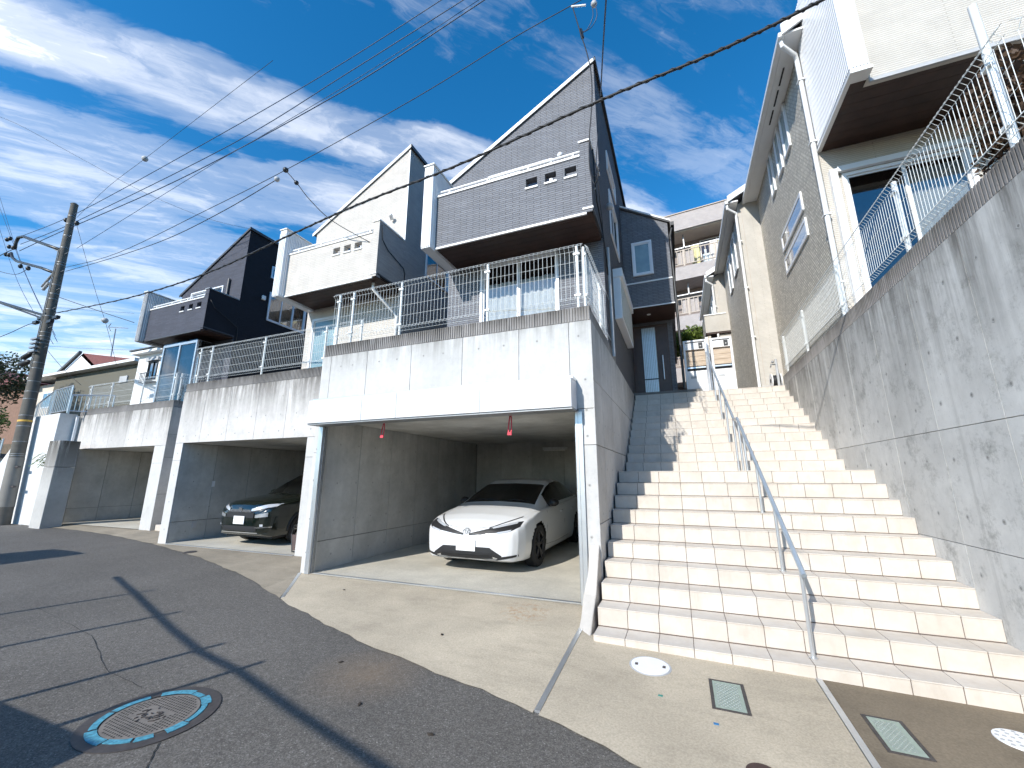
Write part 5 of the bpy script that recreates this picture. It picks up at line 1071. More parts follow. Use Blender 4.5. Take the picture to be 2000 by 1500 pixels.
mb.box(-20.3, -19.43, 9.40, 9.42, 5.6, 5.63).box(-20.3, -19.43, 9.40, 9.58, 5.22, 5.25); mb.build('flower_rail', 'black_metal', WH)
AN = thing('tv_antenna', 'thin television antenna above the red roof', 'antenna', (-27.5, 12.5, 7.6)); q0, q1_ = pt(216, 700, 'y', 12.5), pt(226, 642, 'y', 12.5)
MB().tube([q0, q1_], 0.03, 6).build('mast', 'galv', AN); MB().tube([pt(214, 639, 'y', 12.5), pt(250, 641, 'y', 12.5)], 0.02, 6).build('boom', 'galv', AN); MB().tube([pt(212, 638, 'y', 12.5), pt(217, 632, 'y', 12.5)], 0.02, 6).build('element', 'galv', AN); MB().tube([pt(212, 639, 'y', 12.5), pt(216, 646, 'y', 12.5)], 0.02, 6).build('element', 'galv', AN)

def leaves(c, rad, n, size, shell=0.35, seed=0, gap=0.0):
    rnd = random.Random(seed); mb = MB(); lobes = [(Vector((rnd.uniform(-.55, .55), rnd.uniform(-.55, .55), rnd.uniform(-.45, .55))), rnd.uniform(0.35, 0.62)) for _ in range(14)]
    for _ in range(n):
        L, lr = rnd.choice(lobes)
        while True:
            d = Vector((rnd.uniform(-1, 1), rnd.uniform(-1, 1), rnd.uniform(-1, 1)))
            if 0.05 < d.length <= 1: break
        d = d.normalized()*(lr*(1-shell*rnd.random()**1.5)); q = L + d; q = Vector((c[0]+q.x*rad[0], c[1]+q.y*rad[1], c[2]+q.z*rad[2]))
        t = Vector((rnd.uniform(-1, 1), rnd.uniform(-1, 1), rnd.uniform(-1, .6))).normalized(); s = t.cross(Vector((rnd.uniform(-1, 1), rnd.uniform(-1, 1), rnd.uniform(-1, 1)))).normalized(); k = size*rnd.uniform(0.6, 1.3)
        mb.quad(q - t*k*0.5, q + s*k*0.26, q + t*k*0.5, q - s*k*0.26)
    return mb
def tree(label, c, base, rad, n, size, mat, seed, trunk='leaf_brown', name='tree', cat='tree'):
    t = thing(name, label, cat, base); b = Vector(base); top = Vector(c)
    mb = MB(); mb.tube([b, b.lerp(top, 0.5) + Vector((0.05, 0, 0)), top + Vector((0, 0, rad[2]*0.4))], [0.05*rad[0]+0.03, 0.035*rad[0]+0.02, 0.01], 8)
    rnd = random.Random(seed)
    for i in range(7):
        e = Vector((c[0]+rad[0]*rnd.uniform(-.8, .8), c[1]+rad[1]*rnd.uniform(-.8, .8), c[2]+rad[2]*rnd.uniform(-.3, .8))); s = b.lerp(top, rnd.uniform(0.5, 0.95)); mb.tube([s, s.lerp(e, 0.5) + Vector((0, 0, 0.08)), e], [0.02*rad[0]+0.012, 0.014*rad[0]+0.008, 0.006], 5)
    mb.build('trunk', 'pole_concrete', t, True); leaves(c, rad, n, size, 0.4, seed).build('crown', mat, t); return t
tree('dark reddish tree at the left edge beside the pole', (-34, 8.6, 6.2), (-34, 8.6, 2.2), (3.2, 2.2, 2.3), 7000, 0.17, 'leaf_dark', 3); tree('dense green hedge tree low at the left edge', (-30, 7.9, 3.6), (-30, 7.9, 1.0), (2.8, 1.0, 1.1), 5000, 0.14, 'leaf', 4); tree('small yellowish shrub below the dark tree at the left edge', (-27.5, 7.5, 2.65), (-27.5, 7.5, 1.2), (2.2, 0.7, 0.7), 1800, 0.16, 'leaf_bright', 5, name='shrub', cat='shrub')
OB = thing('house', 'orange tiled building behind the trees at the far left', 'house', (-45, 12, 2)); MB().box(-52, -38, 12, 18, 2, 7.2).build('wall', 'terracotta', OB); MB().prism([(-53, 7.2), (-37, 7.2), (-45, 9)], 'y', 11.5, 18.5).build('roof', 'roof_red', OB)
GS = thing('shed', 'low grey shed at the left edge behind the stair railing', 'shed', (-27, 7.6, 0)); MB().box(-30, -24.5, 7.6, 10, 0, 2.2).build('wall', 'grey_box', GS); MB().box(-30.3, -24.2, 7.3, 10.2, 2.2, 2.34).build('roof', 'roof_slate', GS)
tree('round green shrub showing above the left mailbox pillar', (0.85, 17.6, 6.75), (0.85, 17.6, 3.4), (1.05, 0.7, 0.80), 3800, 0.13, 'leaf_bright', 6, name='shrub', cat='shrub')
tree('dry brown leafed bush behind the fence at the upper right', (3.42, 4.75, 4.72), (3.42, 4.75, 3.45), (0.52, 0.42, 0.75), 3200, 0.075, 'leaf_brown', 8, name='shrub', cat='shrub')
# fern rooted in the joint beside the pillar
FN = thing('fern', 'small green fern growing from the white wall beside the pillar', 'fern', (-17.95, 6.55, 2.0)); rnd = random.Random(5)
for i in range(15):
    a = rnd.uniform(math.pi*0.75, math.pi*1.55); L = rnd.uniform(0.25, 0.5); mb = MB(); d = Vector((math.cos(a), math.sin(a)*0.6-0.3, 0)); prev = Vector((-17.85, 6.56, 1.95+rnd.uniform(-.1, .2)))
    for k in range(7):
        q = prev + d*(L/7) + Vector((0, 0, 0.05-0.022*k)); s = Vector((-d.y, d.x, 0)).normalized()*(0.07*(1-k/8)); mb.quad(prev, q + s, q + d*0.03); mb.quad(prev, q + d*0.03, q - s); prev = q
    mb.build('frond', 'leaf_bright', FN)

# ------------------------------------------------------------------ cars
def crom(P, n):
    """smooth curve through the points, n samples per span"""
    out = []
    for i in range(len(P)-1):
        a, b, c, d = P[max(i-1, 0)], P[i], P[i+1], P[min(i+2, len(P)-1)]
        for k in range(n):
            t = k/n; out.append(tuple(0.5*((2*b[j]) + (c[j]-a[j])*t + (2*a[j]-5*b[j]+4*c[j]-d[j])*t*t + (3*b[j]-a[j]-3*c[j]+d[j])*t**3) for j in range(len(b))))
    out.append(P[-1]); return out
class Car:
    def __init__(s, name, label, x, ynose, zf, T, paint, group=None, yaw=0.0):
        s.T = T; s.L = T['L']; s.x, s.y0, s.z0 = x, ynose, zf; s.yaw = yaw
        s.t = thing(name, label, 'car', (x, ynose + s.L/2, zf), group); s.paint = paint; s.cache = {}
    def sec(s, q):
        q = max(0.0, min(s.L, q)); k = round(q, 4)
        if k in s.cache: return s.cache[k]
        T = s.T; wm = lerp(T['wm'], q); zb = lerp(T['zbot'], q); zt = lerp(T['ztop'], q); ze = min(lerp(T['zbelt'], q), zt-0.03); wb = wm*lerp(T['wbelt'], q); wt = wm*lerp(T['wtop'], q); cr = lerp(T['crown'], q)
        zx = zb + (ze-zb)*0.55; te = max(zt-cr, ze+0.012)
        P = [(0, zb), (wm*0.78, zb), (wm*0.955, zb+0.05), (wm, zx), (wm*0.988, ze-0.07*(ze-zb)), (wb, ze), ((wb+wt)/2+0.012, (ze+te)/2), (wt, te), (wt*0.62, zt-cr*0.32), (0, zt)]
        s.cache[k] = crom(P, 6); return s.cache[k]
    def hw(s, q, z):
        P = s.sec(q); m = None
        for a, b in zip(P, P[1:]):
            if min(a[1], b[1]) <= z <= max(a[1], b[1]) and abs(a[1]-b[1]) > 1e-6:
                u = a[0] + (b[0]-a[0])*(z-a[1])/(b[1]-a[1]); m = u if m is None else max(m, u)
        return m
    def front(s, x, z):
        q = 0.0; st = 0.02
        while q < 2.0:
            h = s.hw(q, z)
            if h is not None and h >= abs(x):
                if q == 0.0: return 0.0
                lo, hi = q-st, q
                for _ in range(9):
                    m_ = (lo+hi)/2; h = s.hw(m_, z)
                    if h is not None and h >= abs(x): hi = m_
                    else: lo = m_
                return lo
            q += st
        return 2.0
    def W(s, x, q, z): return (s.x + x, s.y0 + q, s.z0 + z)
    def shell(s):
        T = s.T; st = []
        q = 0.0
        while q < s.L: st.append(q); q += 0.012 if q < 0.25 else 0.03
        st.append(s.L); n = len(s.sec(0)); verts = {}; parts = {'body': MB(), 'windscreen': MB(), 'side_window': MB(), 'side_window2': MB(), 'rear_window': MB()}
        for i, q in enumerate(st): verts[i] = s.sec(q)
        idx = {k: {} for k in parts}
        def vid(k, i, j, sg):
            key = (i, j, sg if verts[i][j][0] > 1e-5 else 1)
            if key not in idx[k]:
                p = verts[i][j]; idx[k][key] = len(parts[k].v); parts[k].v.append(s.W(p[0]*sg, st[i], p[1]))
            return idx[k][key]
        for i in range(len(st)-1):
            qm = (st[i]+st[i+1])/2
            for j in range(n-1):
                pm = [(verts[a][b][0], verts[a][b][1]) for a in (i, i+1) for b in (j, j+1)]; xm = sum(p[0] for p in pm)/4; zm = sum(p[1] for p in pm)/4
                if any(math.hypot(qm-ax, zm-T['wr']) < T['wr']+0.035 for ax in T['axles']) and xm > 0.50 and zm < T['wr']*2+0.08: continue
                tj = j/6.0; k = 'body'; a, b = T['ws']
                if a < qm < b and tj >= 6.95: k = 'windscreen'
                elif T['rw'][0] < qm < T['rw'][1] and tj >= 6.95: k = 'rear_window'
                elif T['sw'][0] < qm < T['sw'][1] and 5.1 <= tj < 6.75 and zm > lerp(T['zbelt'], qm)+0.02: k = 'side_window'
                k0 = k
                for sg in (1, -1):
                    k = 'side_window2' if (k0 == 'side_window' and sg < 0) else k0
                    f = [vid(k, i, j, sg), vid(k, i+1, j, sg), vid(k, i+1, j+1, sg), vid(k, i, j+1, sg)]
                    f = [v for m_, v in enumerate(f) if v not in f[:m_]]
                    if len(f) >= 3: parts[k].f.append(tuple(f if sg < 0 else f[::-1]))
        for k in ('body',):
            for i, rev in ((0, False), (len(st)-1, True)):
                if not rev:                                            # nose: a slightly smaller inner ring keeps the flat part flat
                    zc = sum(p[1] for p in verts[0])/n; ring = [(p[0], p[1], 1) for p in verts[0]] + [(p[0], p[1], -1) for p in verts[0][n-2:0:-1]]
                    outer = [vid(k, 0, j, 1) for j in range(n)] + [vid(k, 0, j, -1) for j in range(n-2, 0, -1)]; b0 = len(parts[k].v)
                    for f_, dq in ((0.93, -0.007), (0.80, -0.011)): parts[k].v += [s.W(a*sg*f_, dq, zc+(b-zc)*f_) for a, b, sg in ring]
                    m_ = len(ring)
                    for e in range(m_):
                        parts[k].f.append((outer[e], outer[(e+1) % m_], b0+(e+1) % m_, b0+e)); parts[k].f.append((b0+e, b0+(e+1) % m_, b0+m_+(e+1) % m_, b0+m_+e))
                    parts[k].f.append(tuple(b0+m_+e for e in range(m_))); continue
                loop = [vid(k, i, j, 1) for j in range(n)] + [vid(k, i, j, -1) for j in range(n-2, 0, -1)]; parts[k].f.append(tuple(loop if not rev else loop[::-1]))
        mats = {'body': s.paint}
        for k, mb in parts.items():
            if mb.f:
                o = mb.build(k.rstrip('2'), mats.get(k, 'glass_car'), s.t, True)
                if k == 'body':
                    s.body = o; bm = bmesh.new(); bm.from_mesh(o.data); bmesh.ops.recalc_face_normals(bm, faces=bm.faces); bm.to_mesh(o.data); bm.free()
        # dark floor pan and wheel wells
        MB().box(*[s.x-0.72, s.x+0.72], s.y0+0.25, s.y0+s.L-0.3, s.z0+0.17, s.z0+0.62).build('underbody', 'black_plastic', s.t)
    def patch(s, name, mat, fx, x0, x1, nx=14, nz=4, off=0.006, parent=None, mirror=True):
        """skin laid on the nose: fx(x) gives (z low, z high) at lateral position x"""
        for sg in ((1, -1) if mirror else (1,)):
            mb = MB()
            for i in range(nx+1):
                x = x0 + (x1-x0)*i/nx; lo, hi = fx(x)
                for j in range(nz+1):
                    z = lo + (hi-lo)*j/nz; q = s.front(x, z); mb.v.append(s.W(x*sg, q-off-0.012*max(0.0, 1-q/0.02), z))
            n = nz+1; mb.f = [(i*n+j, (i+1)*n+j, (i+1)*n+j+1, i*n+j+1) for i in range(nx) for j in range(nz)]
            mb.build(name, mat, parent or s.t, True)
    def wheels(s, rim, spokes=5, width=0.20):
        r = s.T['wr']; tw = s.T['track']
        for ax in s.T['axles']:
            for sg in (1, -1):
                cx, cy, cz = s.x + sg*tw, s.y0 + ax, s.z0 + r
                prof = [(0.60*r, -width/2), (0.93*r, -width/2), (1.0*r, -width/2+0.03), (1.0*r, width/2-0.03), (0.93*r, width/2), (0.68*r, width/2), (0.655*r, width/2-0.03)]
                K = 36; mb = MB(); m = len(prof)
                for k in range(K):
                    a = 2*math.pi*k/K
                    for rr, w in prof: mb.v.append((cx + sg*(w-0.0), cy + rr*math.cos(a), cz + rr*math.sin(a)))
                for k in range(K):
                    for j in range(m-1): mb.f.append((k*m+j, k*m+j+1, ((k+1) % K)*m+j+1, ((k+1) % K)*m+j))
                w = mb.build('wheel', 'rubber', s.t, 'auto')
                rm = MB(); xo = cx + sg*(width/2-0.02)
                rm.tube([(xo + sg*0.0, cy + 0.665*r*math.cos(2*math.pi*k/32), cz + 0.665*r*math.sin(2*math.pi*k/32)) for k in range(33)], 0.012, 6, False)
                for k in range(spokes):
                    for d in (-0.16, 0.16):
                        a = 2*math.pi*k/spokes + 0.3; p0 = (xo-sg*0.005, cy + 0.10*r*math.cos(a), cz + 0.10*r*math.sin(a)); p1 = (xo, cy + 0.66*r*math.cos(a+d), cz + 0.66*r*math.sin(a+d)); rm.beam(p0, p1, 0.03, 0.024)
                rm.tube([(xo-sg*0.03, cy, cz), (xo+sg*0.006, cy, cz)], 0.055, 14)
                rm.build('rim', rim, w)
                MB().tube([(xo-sg*0.09, cy, cz), (xo-sg*0.08, cy, cz)], 0.64*r, 24).build('brake_disc', 'black_metal', w)
    def mirrors(s, q, z, mat, x=None):
        for sg in (1, -1):
            hx = (s.hw(q, z) or 0.8); mb = MB().ball((s.x + sg*(hx+0.13), s.y0+q, s.z0+z+0.02), 0.10, 12, 8, 0.72); mb.tube([(s.x+sg*(hx-0.02), s.y0+q+0.02, s.z0+z-0.03), (s.x+sg*(hx+0.10), s.y0+q+0.01, s.z0+z)], 0.03, 8); mb.build('mirror', mat, s.t, True)
    def seam(s, name, pts, r=0.0035, mat='black_plastic'):
        for sg in (1, -1):
            P = []
            for q, z in pts:
                h = s.hw(q, z)
                if h: P.append(s.W(sg*(h+0.0005), q, z))
            MB().tube(P, r, 5).build(name, mat, s.body)

LB = dict(L=4.60, wr=0.338, track=0.785, axles=(0.95, 3.70), ws=(1.22, 2.06), rw=(3.2, 4.2), sw=(1.62, 3.75),
    wm=[(0, .46), (.02, .57), (.05, .665), (.10, .735), (.18, .795), (.35, .85), (.7, .885), (1.5, .89), (3.5, .89), (4.1, .87), (4.45, .80), (4.55, .74), (4.6, .64)],
    zbot=[(0, .30), (.03, .22), (.15, .185), (.5, .17), (4.0, .18), (4.4, .25), (4.6, .35)],
    ztop=[(0, .60), (.02, .645), (.06, .69), (.12, .73), (.25, .785), (.45, .85), (.8, .93), (1.12, .99), (1.24, 1.02), (1.6, 1.165), (2.0, 1.31), (2.30, 1.39), (2.7, 1.43), (3.1, 1.415), (3.6, 1.32), (4.0, 1.2), (4.3, 1.09), (4.5, 1.03), (4.6, .9)],
    zbelt=[(0, .54), (.08, .63), (.2, .69), (.5, .79), (.9, .865), (1.2, .905), (1.6, .93), (3.0, .98), (3.8, 1.02), (4.3, 1.0), (4.6, .8)],
    wbelt=[(0, .86), (.2, .90), (1.0, .925), (2, .93), (4.6, .9)], wtop=[(0, .5), (.2, .62), (.8, .74), (1.2, .80), (1.6, .755), (2.0, .71), (2.7, .69), (3.6, .68), (4.3, .70), (4.6, .6)],
    crown=[(0, .02), (.3, .03), (1.2, .045), (2.0, .04), (4.6, .05)])
c = Car('car', 'white liftback car with slim black headlights parked in the open garage', -3.18, 5.98, 0.005, LB, 'paint_white'); c.shell(); c.wheels('alloy_dark', 5)
hl = lambda x: (0.570 + (x-0.05)*0.105 + max(0, x-0.70)*0.45, 0.598 + (x-0.05)*0.235 - max(0, x-0.72)*0.15)
c.patch('headlight', 'black_plastic', hl, 0.05, 0.80, 22, 5, 0.007)
c.patch('running_light', 'lamp_lens', lambda x: (0.598+(x-0.05)*0.21 - 0.006 + 0.0, 0.598+(x-0.05)*0.21 + 0.022), 0.42, 0.735, 12, 2, 0.009)
c.patch('lamp_brow', 'black_plastic', lambda x: (0.672 + (x-0.36)*0.36, 0.684 + (x-0.36)*0.37), 0.36, 0.74, 14, 1, 0.006)
c.patch('lamp_lens', 'lamp_lens', lambda x: (0.60 + (x-0.5)*0.16, 0.622 + (x-0.5)*0.19), 0.50, 0.70, 8, 1, 0.010)
def grl(x): x = abs(x); return (0.232 + max(0, x-0.30)*0.08, 0.405 - max(0, x-0.40)*0.62)
c.patch('grille', 'black_plastic', grl, -0.58, 0.58, 26, 5, 0.006, mirror=False)
for k in range(4):
    c.patch('grille_bar', 'black_metal', lambda x: (0.262+0.034*k, 0.272+0.034*k), -0.44, 0.44, 16, 1, 0.012, mirror=False)
c.patch('corner_trim', 'black_plastic', lambda x: (0.235 + (x-0.56)*0.16, 0.275 + (x-0.56)*0.12), 0.50, 0.79, 10, 2, 0.007)
c.patch('lip_trim', 'galv', lambda x: (0.205 + abs(x)*0.02, 0.232 + abs(x)*0.03), -0.52, 0.52, 20, 1, 0.008, mirror=False)
c.patch('fog_insert', 'chrome', lambda x: (0.245, 0.278 - (x-0.45)*0.3), 0.45, 0.52, 4, 1, 0.010)
# shut line of the bonnet and a few body seams
c.patch('bonnet_line', 'galv', lambda x: (0.668 + abs(x)**2*0.16, 0.673 + abs(x)**2*0.16), -0.46, 0.46, 18, 1, 0.003, mirror=False)
c.seam('door_seam', [(1.38, .30), (1.36, .6), (1.40, .86), (1.62, .96)]); c.seam('door_seam', [(2.55, .25), (2.56, .6), (2.58, .93)]); c.seam('sill_seam', [(1.36, .30), (2.0, .27), (2.9, .29)])
c.mirrors(1.66, 0.97, 'black_plastic')
for q in (2.25, 3.1):
    h = c.hw(q, 0.80); MB().box(c.x+h-0.004, c.x+h+0.022, c.y0+q, c.y0+q+0.17, 0.79, 0.815).build('door_handle', 'paint_white', c.t, bevel=0.006)
q = c.front(0, 0.43); MB().box(c.x-0.165, c.x+0.165, c.y0+q-0.03, c.y0+q-0.018, 0.345, 0.51).build('number_plate', 'plate', c.t, bevel=0.004); MB().box(c.x-0.15, c.x+0.15, c.y0+q-0.018, c.y0+q+0.05, 0.36, 0.49).build('plate_bracket', 'black_plastic', c.t)
em = MB()
def ell(cx, cz, a, b_, r):
    P = []
    for k in range(25):
        t = 2*math.pi*k/24; x, z = cx + a*math.cos(t), cz + b_*math.sin(t); P.append(c.W(x, c.front(x, z)-0.010, z))
    em.tube(P, r, 5, False)
ell(0, 0.628, 0.062, 0.036, 0.0055); ell(0, 0.628, 0.022, 0.034, 0.0045); ell(0, 0.642, 0.046, 0.016, 0.0045); em.build('emblem', 'galv', c.t, True)
# wipers, mirror and dash behind the raked windscreen
for x0, x1 in ((-0.62, 0.0), (-0.02, 0.60)):
    MB().tube([c.W(x0, 1.235, 1.005), c.W((x0+x1)/2, 1.262, 1.045), c.W(x1, 1.25, 1.02)], 0.009, 6).build('wiper', 'black_plastic', c.t, True)

SV = dict(L=4.3, wr=0.335, track=0.775, axles=(0.88, 3.49), ws=(1.15, 2.0), rw=(3.7, 4.2), sw=(1.45, 3.7),
    wm=[(0, .50), (.02, .60), (.06, .69), (.12, .76), (.25, .825), (.5, .87), (.9, .885), (3.4, .885), (4.0, .86), (4.2, .80), (4.3, .70)], zbot=[(0, .34), (.04, .25), (.2, .21), (4.0, .22), (4.3, .38)],
    ztop=[(0, .80), (.03, .86), (.08, .90), (.2, .945), (.5, 1.0), (.9, 1.045), (1.15, 1.075), (1.6, 1.35), (1.95, 1.52), (2.3, 1.585), (2.8, 1.60), (3.4, 1.55), (3.9, 1.40), (4.2, 1.15), (4.3, .95)],
    zbelt=[(0, .70), (.1, .80), (.3, .88), (.8, .96), (1.2, .99), (2, 1.02), (3.4, 1.08), (4.2, 1.05), (4.3, .85)], wbelt=[(0, .88), (.3, .91), (1, .93), (4.3, .92)], wtop=[(0, .6), (.3, .70), (1.1, .82), (1.6, .76), (2.2, .72), (4.3, .72)], crown=[(0, .02), (1, .04), (4.3, .05)])
c = Car('car', 'dark green compact sport utility car in the middle garage', -8.92, 6.40, 0.005, SV, 'paint_green'); c.shell(); c.wheels('alloy', 7)
c.patch('headlight', 'lamp_lens', lambda x: (0.735 + (x-0.34)*0.22, 0.785 + (x-0.34)*0.34 - max(0, x-0.6)*0.25), 0.34, 0.80, 16, 3, 0.007); c.patch('headlight_rim', 'black_plastic', lambda x: (0.710 + (x-0.32)*0.22, 0.737 + (x-0.32)*0.22), 0.32, 0.80, 14, 1, 0.006)
c.patch('grille', 'chrome', lambda x: (0.715, 0.765), -0.34, 0.34, 14, 1, 0.009, mirror=False); c.patch('grille_mesh', 'black_plastic', lambda x: (0.60, 0.712), -0.42, 0.42, 14, 2, 0.006, mirror=False)
c.patch('air_intake', 'black_plastic', lambda x: (0.33, 0.43), -0.52, 0.52, 18, 3, 0.006, mirror=False); c.patch('lower_lip', 'chrome', lambda x: (0.285, 0.305), -0.55, 0.55, 18, 1, 0.012, mirror=False); c.patch('fog_trim', 'chrome', lambda x: (0.395 + (x-.5)*0.05, 0.412 + (x-.5)*0.05), 0.50, 0.78, 10, 1, 0.010); c.patch('fog_lamp', 'lamp_lens', lambda x: (0.43, 0.475), 0.60, 0.66, 5, 2, 0.012); c.patch('reflector', 'galv', lambda x: (0.60 + (x-.45)*.1, 0.66 + (x-.45)*.2), 0.46, 0.72, 10, 1, 0.003)
q = c.front(0, 0.55); MB().box(c.x-0.165, c.x+0.165, c.y0+q-0.035, c.y0+q-0.02, 0.47, 0.635).build('number_plate', 'plate', c.t, bevel=0.004); MB().box(c.x-0.15, c.x+0.15, c.y0+q-0.02, c.y0+q+0.05, 0.49, 0.62).build('plate_bracket', 'black_plastic', c.t)
c.mirrors(1.5, 1.06, 'paint_green'); c.seam('door_seam', [(1.28, .32), (1.26, .6), (1.32, .98)]); c.patch('emblem', 'chrome', lambda x: (0.72, 0.80), -0.05, 0.05, 4, 2, 0.014, mirror=False)
for ax in SV['axles']:
    for sg in (1, -1):
        P = []
        for k in range(19):
            a = math.pi*(k/18*1.06-0.03); qq, zz3 = ax + (SV['wr']+0.05)*math.cos(a), SV['wr'] + (SV['wr']+0.05)*math.sin(a); h = c.hw(qq, max(zz3, 0.27)) or 0.88; P.append(c.W(sg*(h+0.006), qq, max(zz3, 0.24)))
        MB().tube(P, 0.022, 6).build('arch_trim', 'black_plastic', c.t, True)

# folded shopping cart half hidden by the jamb of the middle garage
X0 = -7.12
CT = thing('folding_cart', 'folded dark cart leaning inside the jamb of the middle garage', 'cart', (-7.15, 6.35, 0.0))
mb = MB(); mb.tube([(X0-0.10, 6.33, 0.02), (X0-0.24, 6.40, 0.34), (X0-0.20, 6.42, 0.50)], 0.012, 6); mb.tube([(X0+0.22, 6.33, 0.02), (X0+0.10, 6.40, 0.34), (X0+0.12, 6.42, 0.50)], 0.012, 6); mb.tube([(X0-0.10, 6.33, 0.03), (X0+0.22, 6.33, 0.03)], 0.012, 6); mb.build('frame', 'black_metal', CT)
MB().add([(X0-0.10, 6.335, 0.05), (X0+0.20, 6.335, 0.05), (X0+0.10, 6.395, 0.33), (X0-0.22, 6.395, 0.33), (X0-0.10, 6.355, 0.05), (X0+0.20, 6.355, 0.05), (X0+0.10, 6.415, 0.33), (X0-0.22, 6.415, 0.33)], [(0, 1, 2, 3), (7, 6, 5, 4), (0, 4, 5, 1), (1, 5, 6, 2), (2, 6, 7, 3), (3, 7, 4, 0)]).build('fabric', 'door_brown', CT)
MB().tube([(X0-0.20, 6.42, 0.50), (X0-0.02, 6.38, 0.54), (X0+0.12, 6.42, 0.50)], 0.014, 8).build('handle', 'black_metal', CT, True)

# ------------------------------------------------------------------ small things in and around the garages
for u, v, ln, lab in ((747, 826, 0.24, 'red strap hanging from the shutter at the left of the garage'), (995, 817, 0.28, 'red strap hanging from the shutter above the white car')):
    q = pt(u, v, 'y', Y1+0.0); mb = MB(); x = q.x; z1 = 2.30; y = Y1+0.05
    for dx, w in ((-0.018, 0.02), (0.016, 0.018)):
        P = [(x+dx*0.3, z1), (x+dx, z1-ln*0.35), (x+dx*1.4, z1-ln*0.75), (x+dx*0.9, z1-ln)]
        for k, (px_, pz) in enumerate(P): mb.v += [(px_-w/2, y-0.012*k, pz), (px_+w/2, y-0.012*k-0.004, pz), (px_+w/2, y-0.012*k-0.008, pz), (px_-w/2, y-0.012*k-0.004, pz)]
        b0 = len(mb.v)-16
        for k in range(3):
            for e in range(4): mb.f.append((b0+k*4+e, b0+k*4+(e+1) % 4, b0+k*4+4+(e+1) % 4, b0+k*4+4+e))
    mb.box(x-0.03, x+0.03, y-0.05, y-0.035, z1-ln-0.02, z1-ln+0.02)
    o = mb.build('pull_strap', 'red_strap', None); tag(o, lab, 'strap')
FX = thing('wall_lamp', 'long unlit tube lamp high on the garage back wall', 'lamp', (-3.1, 10.7, 2.12)); MB().box(-3.42, -2.75, 10.66, 10.745, 2.17, 2.24).build('housing', 'curtain', FX, bevel=0.008); MB().tube([(-3.38, 10.65, 2.15), (-2.79, 10.65, 2.15)], 0.014, 8).build('tube', 'lid_white', FX, 'auto')

# covers let into the paving
def disc(mb, cx, cy, r0, r1, dz, n=40, ang0=0.0, ang1=2*math.pi, thick=0.05):
    for k in range(n):
        a, b = ang0 + (ang1-ang0)*k/n, ang0 + (ang1-ang0)*(k+1)/n
        P = lambda r, t, z: (cx + r*math.cos(t), cy + r*math.sin(t), gz(cx + r*math.cos(t), cy + r*math.sin(t)) + z)
        if r0 > 0: mb.quad(P(r0, a, dz), P(r1, a, dz), P(r1, b, dz), P(r0, b, dz))
        else: mb.add([P(0, 0, dz), P(r1, a, dz), P(r1, b, dz)], [(0, 1, 2)])
        mb.quad(P(r1, a, dz), P(r1, a, dz-thick), P(r1, b, dz-thick), P(r1, b, dz))
MHx, MHy = -3.46, 2.06
MHt = thing('manhole_cover', 'round cast iron manhole cover with worn blue ring in the road', 'manhole cover', (MHx, MHy, gz(MHx, MHy)-0.012))
mb = MB(); disc(mb, MHx, MHy, 0.285, 0.385, -0.006, 56); mb.build('frame_ring', 'iron', MHt)
rnd = random.Random(2); a = 0.15
while a < 2*math.pi+0.05:
    L = rnd.uniform(0.22, 0.75); mb = MB(); disc(mb, MHx, MHy, 0.264+rnd.uniform(0, .010), 0.322+rnd.uniform(-.016, .008), -0.002, 10, a, min(a+L, 2*math.pi+0.12)); mb.build('blue_segment', 'blue_paint', MHt); a += L + rnd.choice((0.02, 0.03, 0.05, 0.12, 0.2))
mb = MB(); disc(mb, MHx, MHy, 0, 0.262, -0.005, 44); mb.build('lid', 'lid_tan', MHt)
mb = MB()
for i in range(-11, 12):
    for j in range(-11, 12):
        x, y = i*0.0235 + (0.0118 if j % 2 else 0), j*0.0215
        if math.hypot(x, y) < 0.245 and not (abs(x+0.01) < 0.12 and abs(y) < 0.075):
            X, Y = MHx+x, MHy+y; z = gz(X, Y)-0.004; w = 0.0068; mb.quad((X-w, Y-w*.8, z), (X+w, Y-w*.8, z), (X+w*.8, Y+w, z), (X-w*.8, Y+w, z))
mb.build('stud_gap', 'crack', MHt)
mb = MB()   # worn cast relief in the middle: short ridges fanned round the centre
rnd = random.Random(21)
for k in range(26):
    a = rnd.uniform(0, 2*math.pi); r_ = rnd.uniform(0.012, 0.085); t = a + rnd.choice((0.6, 1.57, 2.4)); L = rnd.uniform(0.018, 0.042)
    X0_, Y0_ = MHx + 1.25*r_*math.cos(a), MHy + 0.8*r_*math.sin(a); X1_, Y1_ = X0_ + L*math.cos(t), Y0_ + L*math.sin(t)
    mb.beam((X0_, Y0_, gz(X0_, Y0_)-0.003), (X1_, Y1_, gz(X1_, Y1_)-0.003), 0.006, 0.006)
mb.build('relief', 'iron', MHt)
o = MB(); disc(o, 0.28, 3.0, 0, 0.085, 0.004, 30); o = o.build('valve_cover', 'iron_brown'); tag(o, 'small round brown iron cover at the bottom edge of the paving', 'cover')
o = MB(); disc(o, -9.3, 5.72, 0, 0.12, 0.005, 28); o = o.build('valve_cover', 'iron'); tag(o, 'small dark round cover before the middle garage', 'cover')
OV = thing('drain_cover', 'white round drain cover in the paving below the stairs', 'cover', (-0.38, 4.06, gz(-0.38, 4.06))); mb = MB(); disc(mb, -0.38, 4.06, 0, 0.155, 0.006, 40); mb.build('lid', 'lid_white', OV); mb = MB(); disc(mb, -0.38, 4.06, 0.157, 0.170, 0.003, 40); mb.build('rim', 'grey_box', OV)
for dx in (-0.11, 0.11): X, Y = -0.38+dx, 4.06+dx*0.1; MB().box(X-0.012, X+0.012, Y-0.02, Y+0.02, gz(X, Y)+0.004, gz(X, Y)+0.0085).build('lift_slot', 'iron', OV)
